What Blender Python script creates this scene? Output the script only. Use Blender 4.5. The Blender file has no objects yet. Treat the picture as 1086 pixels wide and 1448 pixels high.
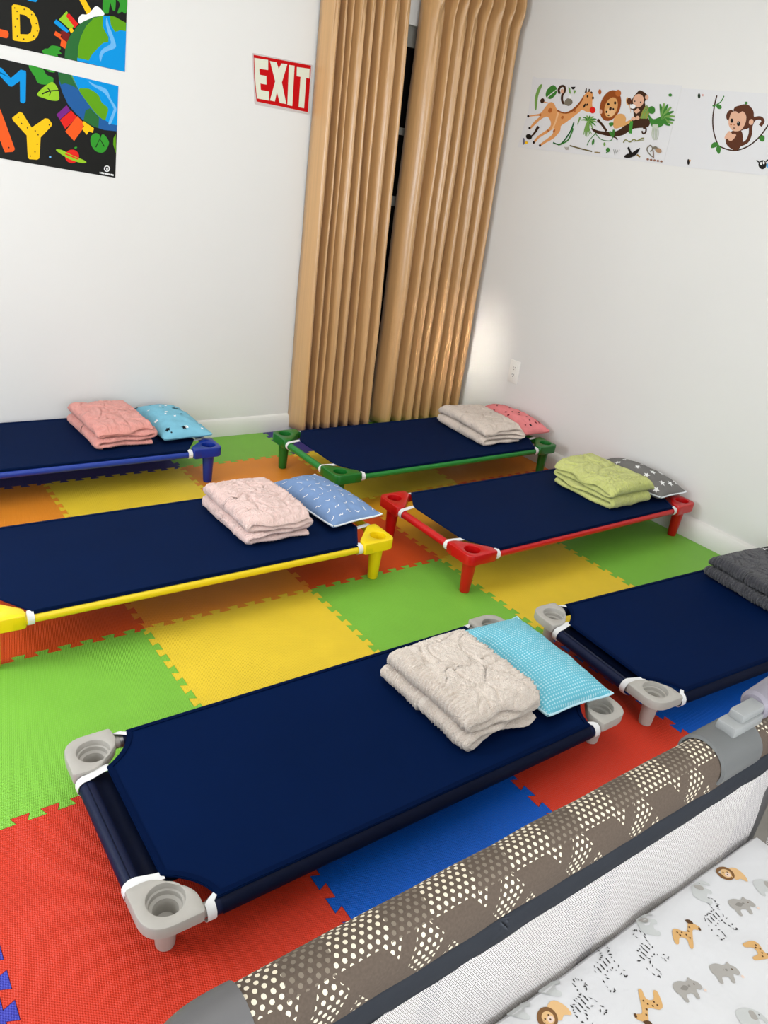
import bpy, bmesh, math, random
from mathutils import Vector, Matrix, noise
from math import sin, cos, pi, radians, sqrt
S = bpy.context.scene
COL = S.collection
random.seed(7)

# ------------------------------------------------------------------ camera
CAM = Vector((-0.1108, -1.4205, 1.4290)); YAW, PIT, ROL, F = 0.672673, 0.422183, 0.136677, 1090.58
_f = Vector((cos(PIT)*sin(YAW), cos(PIT)*cos(YAW), -sin(PIT)))
_r0 = Vector((cos(YAW), -sin(YAW), 0)); _u0 = _r0.cross(_f)
_r = _r0*cos(ROL) + _u0*sin(ROL); _u = -_r0*sin(ROL) + _u0*cos(ROL)
cam = bpy.data.cameras.new('camera'); camo = bpy.data.objects.new('camera', cam); COL.objects.link(camo)
cam.sensor_fit = 'HORIZONTAL'; cam.sensor_width = 36.0; cam.lens = F/1086*36; cam.clip_start = .02
camo.matrix_world = Matrix(((_r.x, _u.x, -_f.x, CAM.x), (_r.y, _u.y, -_f.y, CAM.y), (_r.z, _u.z, -_f.z, CAM.z), (0, 0, 0, 1)))
S.camera = camo

def at(px, py, axis, val):
    """the point of a surveyed flat surface (wall, sheet) that the survey photo shows at px, py"""
    d = _r*((px-543)/F) - _u*((py-724)/F) + _f
    return CAM + d*((val-CAM[axis])/d[axis])

# ------------------------------------------------------------------ materials
def lin(c):
    return tuple(((v/255)/12.92 if v/255 <= .04045 else ((v/255+.055)/1.055)**2.4) for v in c) + (1,)

def dim(c, k=.80):
    """same hue, k times the reflectance"""
    out = []
    for v in lin(c)[:3]:
        v *= k; out.append(255*(12.92*v if v <= .0031308 else 1.055*v**(1/2.4)-.055))
    return tuple(out)

class N:
    """a value in a shader graph, with arithmetic"""
    def __init__(s, g, sock): s.g, s.s = g, sock
    def _m(s, op, b=None, c=None):
        n = s.g.nodes.new('ShaderNodeMath'); n.operation = op
        for i, v in enumerate((s, b, c)):
            if v is None: continue
            if isinstance(v, N): s.g.links.new(v.s, n.inputs[i])
            else: n.inputs[i].default_value = v
        return N(s.g, n.outputs[0])
    def __add__(s, b): return s._m('ADD', b)
    def __sub__(s, b): return s._m('SUBTRACT', b)
    def __mul__(s, b): return s._m('MULTIPLY', b)
    def __truediv__(s, b): return s._m('DIVIDE', b)
    def lt(s, b): return s._m('LESS_THAN', b)
    def gt(s, b): return s._m('GREATER_THAN', b)
    def frac(s): return s._m('FRACT')
    def floor(s): return s._m('FLOOR')
    def sin(s): return s._m('SINE')
    def abs(s): return s._m('ABSOLUTE')
    def pow(s, b): return s._m('POWER', b)
    def max(s, b): return s._m('MAXIMUM', b)
    def min(s, b): return s._m('MINIMUM', b)

def newmat(name):
    m = bpy.data.materials.new(name); m.use_nodes = True
    g = m.node_tree; b = g.nodes['Principled BSDF']
    return m, g, b
def coords(g, out='Object'):
    t = g.nodes.new('ShaderNodeTexCoord'); sx = g.nodes.new('ShaderNodeSeparateXYZ')
    g.links.new(t.outputs[out], sx.inputs[0])
    return [N(g, sx.outputs[i]) for i in range(3)], t.outputs[out]
def noise_tex(g, vec, scale, detail=3, dist=0.0, rough=.5):
    n = g.nodes.new('ShaderNodeTexNoise'); n.inputs['Scale'].default_value = scale
    n.inputs['Detail'].default_value = detail; n.inputs['Distortion'].default_value = dist; n.inputs['Roughness'].default_value = rough
    if vec is not None: g.links.new(vec, n.inputs['Vector'])
    return N(g, n.outputs['Fac'])
def mixc(g, fac, a, b):
    n = g.nodes.new('ShaderNodeMix'); n.data_type = 'RGBA'
    for v, i in ((a, 6), (b, 7)):
        if hasattr(v, 'is_linked') or hasattr(v, 'links'): g.links.new(v, n.inputs[i])
        else: n.inputs[i].default_value = v
    if isinstance(fac, N): g.links.new(fac.s, n.inputs[0])
    else: n.inputs[0].default_value = fac
    return n.outputs[2]
def bump(g, b, h, strength=.3, dist=.002):
    n = g.nodes.new('ShaderNodeBump'); n.inputs['Strength'].default_value = strength; n.inputs['Distance'].default_value = dist
    g.links.new(h.s, n.inputs['Height']); g.links.new(n.outputs[0], b.inputs['Normal'])

def flat(name, c, rough=.5, spec=.5, metal=0., sheen=0., vary=0., vscale=30., bmp=0., bscale=200., bdist=.001):
    m, g, b = newmat(name)
    b.inputs['Base Color'].default_value = lin(c); b.inputs['Roughness'].default_value = rough
    b.inputs['Specular IOR Level'].default_value = spec; b.inputs['Metallic'].default_value = metal
    if sheen: b.inputs['Sheen Weight'].default_value = sheen; b.inputs['Sheen Roughness'].default_value = .4
    if vary or bmp:
        xyz, v = coords(g)
        if vary:
            n = noise_tex(g, v, vscale, 3)
            lo = lin([x*(1-vary) for x in c]); hi = lin([min(255, x*(1+vary)) for x in c])
            g.links.new(mixc(g, n, lo, hi), b.inputs['Base Color'])
        if bmp: bump(g, b, noise_tex(g, v, bscale, 2), bmp, bdist)
    m.diffuse_color = lin(c)
    return m

def foam(name, c):
    m, g, b = newmat(name)
    c = dim(c, .95)
    xyz, v = coords(g)
    n = noise_tex(g, v, 9, 4)
    g.links.new(mixc(g, n, lin([x*.955 for x in c]), lin([min(255, x*1.03) for x in c])), b.inputs['Base Color'])
    b.inputs['Roughness'].default_value = .38; b.inputs['Specular IOR Level'].default_value = .22
    x, y, z = xyz
    w = ((x*0.94 + y*0.34)*(2*pi/.0052)).sin()*((y*0.94 - x*0.34)*(2*pi/.0085)).sin()
    h = w*.5 + noise_tex(g, v, 260, 2)*.5
    bump(g, b, h, .75, .0016)
    return m
def satin(name, c):
    m, g, b = newmat(name)
    xyz, v = coords(g)
    mp = g.nodes.new('ShaderNodeMapping'); mp.inputs['Scale'].default_value = (90, 90, 1.2); g.links.new(v, mp.inputs[0])
    n = noise_tex(g, mp.outputs[0], 1.0, 4, .2)
    g.links.new(mixc(g, n, lin([x*.9 for x in c]), lin([min(255, x*1.07) for x in c])), b.inputs['Base Color'])
    b.inputs['Roughness'].default_value = .30; b.inputs['Specular IOR Level'].default_value = .75
    b.inputs['Sheen Weight'].default_value = .15
    n2 = noise_tex(g, v, 6, 3, .6)
    bump(g, b, n*.3 + n2*1.5, .35, .006)
    return m
def canvas(name, c, rough=.62):
    m, g, b = newmat(name)
    xyz, v = coords(g)
    n = noise_tex(g, v, 5, 4)
    g.links.new(mixc(g, n, lin([x*.92 for x in c]), lin([x*1.06 for x in c])), b.inputs['Base Color'])
    b.inputs['Roughness'].default_value = rough; b.inputs['Specular IOR Level'].default_value = .03
    x, y, z = xyz
    w = (x*(2*pi/.0016)).sin()*(y*(2*pi/.0016)).sin()
    bump(g, b, w*.05 + noise_tex(g, v, 7, 3, .8)*1.2, .22, .006)
    return m
def fleece(name, c, deep):
    m, g, b = newmat(name)
    xyz, v = coords(g)
    n = noise_tex(g, v, 360, 2); n2 = noise_tex(g, v, 60, 3)
    f = (n*.6 + n2*.4 - .20)*2.4
    g.links.new(mixc(g, f, lin(deep), lin(c)), b.inputs['Base Color'])
    b.inputs['Roughness'].default_value = .9; b.inputs['Specular IOR Level'].default_value = .1
    b.inputs['Sheen Weight'].default_value = .35; b.inputs['Sheen Roughness'].default_value = .5
    bump(g, b, n*1.0 + n2*.5, 1.0, .006)
    return m
def dotted(name, c, dotc, pitch, r):
    m, g, b = newmat(name)
    (x, y, z), v = coords(g)
    fx = (x/pitch).frac() - .5; fy = (y/pitch).frac() - .5
    d = (fx*fx + fy*fy).lt(r*r)
    g.links.new(mixc(g, d, lin(c), lin(dotc)), b.inputs['Base Color'])
    b.inputs['Roughness'].default_value = .8; b.inputs['Specular IOR Level'].default_value = .2
    bump(g, b, noise_tex(g, v, 22, 3, .5), .35, .006)
    return m

NAVY = canvas('navy_canvas', (4, 24, 62), .7)
NAVYB = canvas('bluer_canvas', (9, 27, 62), .7)
NSLV = flat('navy_sleeve', (8, 20, 52), .5, .2, bmp=.15, bscale=60, bdist=.003)
HEM = flat('navy_hem', (2, 18, 52), .75, .03)
PANEL = flat('navy_vinyl', (9, 20, 48), .4, .25, bmp=.25, bscale=25, bdist=.004)
STRAP = flat('white_elastic', (226, 226, 226), .7, .2)
METAL = flat('zinc', (150, 150, 150), .35, .5, metal=.8)
BLACKP = flat('black_plastic', (28, 28, 30), .4)
GREYP = flat('grey_plastic', (172, 168, 161), .42, .45, vary=.03)
GREENP = flat('green_plastic', (16, 104, 32), .35, .5)
REDP = flat('red_plastic', (186, 8, 12), .32, .5)
YELP = flat('yellow_plastic', (236, 206, 6), .35, .5)
BLUEP = flat('blue_plastic', (6, 42, 136), .35, .5)
GREENT = flat('green_tube', (30, 124, 48), .4, .45)
REDT = flat('red_tube', (190, 12, 18), .36, .5)
YELT = flat('yellow_tube', (234, 204, 22), .38, .5)
BLUET = flat('blue_tube', (6, 50, 146), .38, .5)
WALL = flat('wall_paint', (223, 222, 219), .6, .3, vary=.008, vscale=2.5, bmp=.10, bscale=55, bdist=.002)
TRIMW = flat('trim_paint', (226, 225, 220), .42, .4)
CEIL = flat('ceiling_paint', (238, 236, 232), .8, .2)
SUBF = flat('concrete_floor', (120, 116, 110), .8, .2, vary=.08)
MAT = dict(green=foam('green_foam', (130, 196, 68)), yellow=foam('yellow_foam', (242, 208, 56)), red=foam('red_foam', (212, 58, 36)),
           blue=foam('blue_foam', (6, 88, 192)), orange=foam('orange_foam', (240, 146, 44)), vermilion=foam('vermilion_foam', (224, 82, 24)),
           indigo=foam('indigo_foam', (58, 52, 128)), violet=foam('violet_foam', (62, 66, 176)), amber=foam('amber_foam', (236, 166, 34)))

# ------------------------------------------------------------------ object helpers
def link(o, parent=None):
    COL.objects.link(o)
    if parent is not None: o.parent = parent
    return o
def mesh_obj(name, bm, mats, parent=None, smooth=True, loc=None, rotz=0., angle=None):
    me = bpy.data.meshes.new(name)
    bmesh.ops.recalc_face_normals(bm, faces=bm.faces[:]) if angle != 'keep' else None
    bm.to_mesh(me); bm.free()
    for m in (mats if isinstance(mats, (list, tuple)) else [mats]): me.materials.append(m)
    if smooth:
        me.polygons.foreach_set('use_smooth', [True]*len(me.polygons))
        me.set_sharp_from_angle(angle=radians(40 if not isinstance(angle, (int, float)) else angle))
    o = bpy.data.objects.new(name, me)
    if loc is not None: o.location = loc
    o.rotation_euler.z = rotz
    return link(o, parent)
def tag(o, label, cat, group=None):
    o['label'] = label; o['category'] = cat
    if group: o['group'] = group
    return o
def thing(name, label, cat, loc, rotz=0., group=None):
    o = bpy.data.objects.new(name, None); COL.objects.link(o); o.empty_display_size = .05
    o.location = loc; o.rotation_euler.z = rotz
    return tag(o, label, cat, group)
def struct(o): o['kind'] = 'structure'; return o

def box(bm, lo, hi, mi=0, bev=0.):
    vs = [bm.verts.new((x, y, z)) for x in (lo[0], hi[0]) for y in (lo[1], hi[1]) for z in (lo[2], hi[2])]
    fs = [bm.faces.new([vs[i] for i in q]) for q in ((0, 1, 3, 2), (4, 6, 7, 5), (0, 4, 5, 1), (2, 3, 7, 6), (0, 2, 6, 4), (1, 5, 7, 3))]
    for f in fs: f.material_index = mi
    if bev:
        es = list({e for f in fs for e in f.edges})
        bmesh.ops.bevel(bm, geom=es, offset=bev, segments=2, affect='EDGES', profile=.5)
def tube(bm, pts, rad, seg=16, caps=True, mi=0):
    """pts: list of Vector, rad: number or list"""
    pts = [Vector(p) for p in pts]; n = len(pts)
    rs = rad if isinstance(rad, (list, tuple)) else [rad]*n
    rings = []; prev = None
    for i, p in enumerate(pts):
        t = (pts[min(i+1, n-1)] - pts[max(i-1, 0)]).normalized()
        if prev is None:
            a = Vector((0, 0, 1)) if abs(t.z) < .9 else Vector((1, 0, 0))
            u = t.cross(a).normalized()
        else: u = (prev - t*prev.dot(t)).normalized()
        prev = u; w = t.cross(u)
        rings.append([bm.verts.new(p + (u*cos(2*pi*k/seg) + w*sin(2*pi*k/seg))*rs[i]) for k in range(seg)])
    for i in range(n-1):
        for k in range(seg):
            bm.faces.new((rings[i][k], rings[i][(k+1) % seg], rings[i+1][(k+1) % seg], rings[i+1][k])).material_index = mi
    if caps:
        bm.faces.new(rings[0][::-1]).material_index = mi; bm.faces.new(rings[-1]).material_index = mi
def prism(bm, poly, z0, z1, mi=0):
    a = [bm.verts.new((x, y, z0)) for x, y in poly]; b = [bm.verts.new((x, y, z1)) for x, y in poly]
    n = len(poly)
    f = [bm.faces.new(a[::-1]), bm.faces.new(b)] + [bm.faces.new((a[i], a[(i+1) % n], b[(i+1) % n], b[i])) for i in range(n)]
    for q in f: q.material_index = mi
def spline(pts, closed=True, k=5):
    """Catmull-Rom"""
    n = len(pts); out = []
    rng = range(n) if closed else range(n-1)
    for i in rng:
        P = [Vector(pts[(i+j) % n]) if closed else Vector(pts[min(max(i+j, 0), n-1)]) for j in (-1, 0, 1, 2)]
        for s in range(k):
            t = s/k
            out.append(tuple(.5*((2*P[1]) + (P[2]-P[0])*t + (2*P[0]-5*P[1]+4*P[2]-P[3])*t*t + (3*P[1]-P[0]-3*P[2]+P[3])*t**3)))
    if not closed: out.append(tuple(pts[-1]))
    return out
def round_poly(poly, radii, k=6):
    out = []; n = len(poly)
    for i in range(n):
        p = Vector(poly[i]); a = Vector(poly[i-1]); b = Vector(poly[(i+1) % n]); r = radii[i]
        if r <= 0: out.append(tuple(p)); continue
        da = (a-p).normalized()*min(r, (a-p).length*.49); db = (b-p).normalized()*min(r, (b-p).length*.49)
        for j in range(k+1):
            t = j/k; out.append(tuple((p+da)*(1-t)**2 + p*2*t*(1-t) + (p+db)*t*t))
    return out

def inset(poly, d):
    n = len(poly); out = []
    for i in range(n):
        p = Vector(poly[i]); a = (p-Vector(poly[i-1])).normalized(); b = (Vector(poly[(i+1) % n])-p).normalized()
        na, nb = Vector((-a.y, a.x)), Vector((-b.y, b.x)); m = (na+nb); m = m/max(m.length_squared, .2)*2
        out.append(tuple(p + m*d*1.0))
    return out

# ------------------------------------------------------------------ room
XR, YB, XL, YF, ZC = 3.14, 2.19, -1.45, -2.7, 2.62
def wallbox(name, lo, hi, m):
    bm = bmesh.new(); box(bm, lo, hi); return struct(mesh_obj(name, bm, m, smooth=False))
FZ = -.012
wallbox('floor', (XL, YF, FZ-.1), (XR, YB, FZ), SUBF)
wallbox('ceiling', (XL, YF, ZC), (XR, YB, ZC+.1), CEIL)
wallbox('wall_right', (XR, YF, FZ-.1), (XR+.12, YB+.12, ZC+.1), WALL)
# back wall with the opening behind the curtains
WX0, WX1, WZ0, WZ1 = 2.10, 3.02, .05, 2.06
bm = bmesh.new()
box(bm, (XL-.12, YB, FZ-.1), (WX0, YB+.12, ZC+.1)); box(bm, (WX1, YB, FZ-.1), (XR, YB+.12, ZC+.1))
box(bm, (WX0, YB, WZ1), (WX1, YB+.12, ZC+.1)); box(bm, (WX0, YB, FZ-.1), (WX1, YB+.12, WZ0))
struct(mesh_obj('wall_back', bm, WALL, smooth=False))
# left wall with a window opening (out of frame, gives the daylight)
LW = (.2, 1.25, .75, 2.05)
bm = bmesh.new()
box(bm, (XL-.12, YF, FZ-.1), (XL, LW[0], ZC+.1)); box(bm, (XL-.12, LW[1], FZ-.1), (XL, YB, ZC+.1))
box(bm, (XL-.12, LW[0], FZ-.1), (XL, LW[1], LW[2])); box(bm, (XL-.12, LW[0], LW[3]), (XL, LW[1], ZC+.1))
struct(mesh_obj('wall_left', bm, WALL, smooth=False))
FW = (-1.2, 1.5, .35, 2.1)      # unseen wide window behind the camera, added to soften the shadows
bm = bmesh.new()
box(bm, (XL-.12, YF-.12, FZ-.1), (FW[0], YF, ZC+.1)); box(bm, (FW[1], YF-.12, FZ-.1), (XR+.12, YF, ZC+.1))
box(bm, (FW[0], YF-.12, FZ-.1), (FW[1], YF, FW[2])); box(bm, (FW[0], YF-.12, FW[3]), (FW[1], YF, ZC+.1))
struct(mesh_obj('wall_front', bm, WALL, smooth=False))
bm = bmesh.new()
for lo, hi in (((FW[0], FW[2]), (FW[0]+.05, FW[3])), ((FW[1]-.05, FW[2]), (FW[1], FW[3])), ((FW[0], FW[2]), (FW[1], FW[2]+.05)), ((FW[0], FW[3]-.05), (FW[1], FW[3])), ((.12, FW[2]), (.18, FW[3]))):
    box(bm, (lo[0], YF-.09, lo[1]), (hi[0], YF-.04, hi[1]))
struct(mesh_obj('fill_window', bm, TRIMW, smooth=False))  # frame of the added window behind the camera
BBP = [(0, FZ), (.018, FZ), (.018, .066), (.014, .074), (.012, .084), (.006, .092), (0, .094)]
bm = bmesh.new()      # back
def extrude_prof(bm, prof, f0, f1):
    a = [bm.verts.new(f0(*p)) for p in prof]; b = [bm.verts.new(f1(*p)) for p in prof]; n = len(prof)
    for i in range(n): bm.faces.new((a[i], a[(i+1) % n], b[(i+1) % n], b[i]))
    bm.faces.new(a); bm.faces.new(b[::-1])
extrude_prof(bm, BBP, lambda d, z: (XL, YB-d, z), lambda d, z: (WX0-.07, YB-d, z))
struct(mesh_obj('baseboard_back', bm, TRIMW, angle=50))
bm = bmesh.new()
extrude_prof(bm, [(d*1.9, z*1.0) for d, z in BBP], lambda d, z: (XR-d, YF, z), lambda d, z: (XR-d, YB, z))
struct(mesh_obj('baseboard_right', bm, TRIMW, angle=50))
# window behind the curtains
FRM = flat('window_frame_paint', (150, 148, 140), .5, .4)
bm = bmesh.new(); yw = YB+.03
fw = .05
box(bm, (WX0, yw, WZ0), (WX0+fw, yw+.05, WZ1)); box(bm, (WX1-fw, yw, WZ0), (WX1, yw+.05, WZ1))
box(bm, (WX0+fw, yw, WZ1-.09), (WX1-fw, yw+.05, WZ1)); box(bm, (WX0+fw, yw, WZ0), (WX1-fw, yw+.05, WZ0+.08))
box(bm, (WX0+fw, yw+.005, 1.57), (WX1-fw, yw+.045, 1.605)); box(bm, (WX0+fw, yw+.005, 1.22), (WX1-fw, yw+.045, 1.27))
box(bm, (2.47, yw+.004, WZ0+.08), (2.545, yw+.046, 1.22))
win = struct(mesh_obj('window_1', bm, FRM, smooth=False))
GL, g, b = newmat('night_glass')
b.inputs['Base Color'].default_value = (.006, .006, .007, 1); b.inputs['Roughness'].default_value = .06
for i, (x0, x1, z0, z1) in enumerate(((WX0+fw, WX1-fw, 1.605, WZ1-.09), (WX0+fw, WX1-fw, 1.27, 1.57), (WX0+fw, 2.47, WZ0+.08, 1.22), (2.545, WX1-fw, WZ0+.08, 1.22))):
    bm = bmesh.new(); box(bm, (x0, yw+.018, z0), (x1, yw+.026, z1)); mesh_obj('pane', bm, GL, win, smooth=False)
# window in the left wall (out of frame)
bm = bmesh.new()
for lo, hi in (((LW[0], LW[2]), (LW[0]+.05, LW[3])), ((LW[1]-.05, LW[2]), (LW[1], LW[3])), ((LW[0], LW[2]), (LW[1], LW[2]+.05)), ((LW[0], LW[3]-.05), (LW[1], LW[3])), ((.70, LW[2]), (.74, LW[3]))):
    box(bm, (XL-.09, lo[0], lo[1]), (XL-.04, hi[0], hi[1]))
struct(mesh_obj('window_2', bm, TRIMW, smooth=False))

# ------------------------------------------------------------------ foam mats
T = .61
def jig(seed):
    """offsets (s, d) along one edge, s in 0..T; alternate dovetail teeth"""
    n = 9; p = (T-.03)/n; h = .0105; out = [(0, 0), (.012, 0)]
    s0 = .015
    for i in range(n):
        a = s0 + i*p
        e = p*.07
        out += [(a+p*.10, 0 if i == 0 else -h), (a+p*.25+e, -h), (a+p*.25-e, h), (a+p*.75+e, h), (a+p*.75-e, -h)]
    out += [(T-.015-p*.04, -h), (T-.013, 0), (T-.012, 0), (T, 0)]
    r = []
    for q in out:
        if not r or abs(q[0]-r[-1][0])+abs(q[1]-r[-1][1]) > 1e-6: r.append(q)
    return r
JH = [(s, d) for s, d in jig(0)]
MU, MV = range(-2, 5), range(-1, 4)
XE, YE = XR-.0345, YB-.0185
def mat_poly(i, j):
    x0, y0 = i*T, j*T
    bot = [(x0+s, y0+d) for s, d in JH] if j > -1 else [(x0, y0), (x0+T, y0)]
    top = [(x0+s, y0+T+d) for s, d in JH] if j < 3 else [(x0, YE), (x0+T, YE)]
    lef = [(x0+d, y0+s) for s, d in JH] if i > -2 else [(x0, y0), (x0, y0+T)]
    rig = [(x0+T+d, y0+s) for s, d in JH] if i < 4 else [(XE, y0), (XE, y0+T)]
    if j == 3:
        cut = lambda L: [p for p in L if p[1] < YE-.004] + [(L[-1][0] if abs(L[-1][0]-round(L[-1][0]/T)*T) < 1e-6 else L[-1][0], YE)]
        lef, rig = cut(lef), cut(rig)
    if i == 4:
        bot = bot[:-1] + [(XE, bot[-1][1])]; top = top[:-1] + [(XE, top[-1][1])]
    P = bot[:-1] + rig[:-1] + top[::-1][:-1] + lef[::-1][:-1]
    return P
MATS = {
 (-1, -1): ('violet', 'violet blue foam mat cut off at the bottom left corner of the photo'),
 (0, -1): ('red', 'red foam mat under the left end of the nearest grey-cornered cot'),
 (1, -1): ('blue', 'blue foam mat between the nearest cot and the playpen rail'),
 (2, -1): ('red', 'red foam mat between the two grey-cornered cots'),
 (3, -1): ('blue', 'blue foam mat under the cot with the charcoal blanket'),
 (4, -1): ('green', 'green foam mat sliver at the right edge beside the blue mat'),
 (-1, 0): ('yellow', 'yellow foam mat left of the big green mat, outside the left edge'),
 (0, 0): ('green', 'large bright green foam mat behind the left end of the nearest cot'),
 (1, 0): ('yellow', 'yellow foam mat between the nearest cot and the yellow-framed cot'),
 (2, 0): ('green', 'green foam mat in the middle between the yellow and red cot legs'),
 (3, 0): ('yellow', 'yellow foam mat in front of the red-framed cot'),
 (4, 0): ('green', 'green foam mat under the right end of the red-framed cot by the wall'),
 (-1, 1): ('green', 'green foam mat under the left end of the yellow-framed cot'),
 (0, 1): ('vermilion', 'dark red foam mat under the left part of the yellow-framed cot'),
 (1, 1): ('orange', 'orange foam mat under the middle of the yellow-framed cot'),
 (2, 1): ('vermilion', 'orange red foam mat between the yellow and red cots'),
 (3, 1): ('amber', 'amber foam mat under the left end of the red-framed cot'),
 (4, 1): ('vermilion', 'red foam mat strip between the green and red cots by the right wall'),
 (0, 2): ('orange', 'orange foam mat between the blue and yellow cots at the left edge'),
 (1, 2): ('yellow', 'yellow foam mat between the blue cot and the yellow-framed cot'),
 (2, 2): ('orange', 'orange foam mat between the blue leg and the left end of the green cot'),
 (3, 2): ('yellow', 'yellow foam mat under the front rail of the green-framed cot'),
 (4, 2): ('orange', 'orange foam mat under the right end of the green-framed cot'),
 (0, 3): ('indigo', 'dark indigo foam mat under the left part of the blue-framed cot'),
 (1, 3): ('indigo', 'dark indigo foam mat under the right part of the blue-framed cot'),
 (2, 3): ('green', 'green foam mat against the back baseboard between the blue and green cots'),
 (3, 3): ('indigo', 'dark indigo foam mat under the green cot in front of the curtain'),
 (4, 3): ('green', 'green foam mat in the far corner under the green cot'),
}
SHOWN = [k for k in MATS if k not in ((-1, 0), (-1, 1), (4, 3), (3, 3))] + [(3, 3), (4, 3)]
for (i, j) in SHOWN:
    c, lab = MATS[(i, j)]
    P = mat_poly(i, j); cx, cy = (i+.5)*T, (j+.5)*T
    bm = bmesh.new()
    prism(bm, inset([(x-cx, y-cy) for x, y in P], .0005), FZ, 0)
    tag(mesh_obj('foam_mat', bm, MAT[c], loc=(cx, cy, 0), smooth=False), lab, 'floor mat', 'interlocking foam floor mats')

# ------------------------------------------------------------------ cots
def ring_from_outline(poly, n=72):
    """radius of a star-shaped outline seen from the origin"""
    out = []
    for k in range(n):
        a = 2*pi*k/n; d = Vector((cos(a), sin(a))); best = .05
        for i in range(len(poly)):
            p, q = Vector(poly[i]), Vector(poly[(i+1) % len(poly)]); e = q-p
            den = d.x*e.y - d.y*e.x
            if abs(den) < 1e-12: continue
            t = (p.x*e.y - p.y*e.x)/den; s = (p.x*d.y - p.y*d.x)/den
            if t > 0 and -1e-6 <= s <= 1+1e-6: best = t
        out.append(best)
    return out
def bracket_bm(outline, hole, h, ztop, step, collars, sx, sy):
    """corner casting around the cup hole at the origin; sx, sy point it outwards"""
    bm = bmesh.new(); n = 96; R = ring_from_outline(outline, n)
    def ring(f, z):
        return [bm.verts.new((sx*cos(2*pi*k/n)*f(R[k]), sy*sin(2*pi*k/n)*f(R[k]), z)) for k in range(n)]
    if step: rs = [ring(lambda r: .0015, ztop-.095), ring(lambda r: .008, ztop-.094), ring(lambda r: .0082, ztop-.062), ring(lambda r: .0195, ztop-.060), ring(lambda r: .0215, ztop-.036), ring(lambda r: .0245, ztop-.0295), ring(lambda r: .0312, ztop-.0265), ring(lambda r: .0322, ztop-.0165), ring(lambda r: .0335, ztop-.0158), ring(lambda r: hole*.965, ztop-.0152)]
    else: rs = [ring(lambda r: .002, ztop-h+.004), ring(lambda r: hole*.45, ztop-h+.004), ring(lambda r: hole*.96, ztop-h*.95+.006)]
    rs += [ring(lambda r: hole*.985, ztop-.003), ring(lambda r: hole*1.0, ztop-.001), ring(lambda r: hole*1.05, ztop), ring(lambda r: r-.005, ztop), ring(lambda r: r-.0015, ztop-.0015),
           ring(lambda r: r, ztop-.005), ring(lambda r: r-.001, ztop-h+.003), ring(lambda r: r-.005, ztop-h), ring(lambda r: .0238 if step else .003, ztop-h)]
    for a, b in zip(rs, rs[1:]):
        for k in range(n): bm.faces.new((a[k], a[(k+1) % n], b[(k+1) % n], b[k]))
    bm.faces.new(rs[0])
    if not step: bm.faces.new(rs[-1])
    for p, q, r in collars:
        tube(bm, [(sx*p[0], sy*p[1], p[2]), (sx*q[0], sy*q[1], q[2])], r, 18)
    return bm
def deck_outline(ax, bx, nl, ctrl):
    """quarter outlines: ax, bx half extents; nl: notch points relative to corner"""
    out = []
    for sx, sy in ((1, 1), (-1, 1), (-1, -1), (1, -1)):
        p0 = Vector((sx*ax, sy*(bx-nl[1]))); p2 = Vector((sx*(ax-nl[0]), sy*bx)); c = Vector((sx*(ax-ctrl[0]), sy*(bx-ctrl[1])))
        q = [tuple(p0*(1-t)**2 + c*2*t*(1-t) + p2*t*t) for t in [i/10 for i in range(11)]]
        out += q if sx*sy > 0 else q[::-1]
    return out
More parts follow.
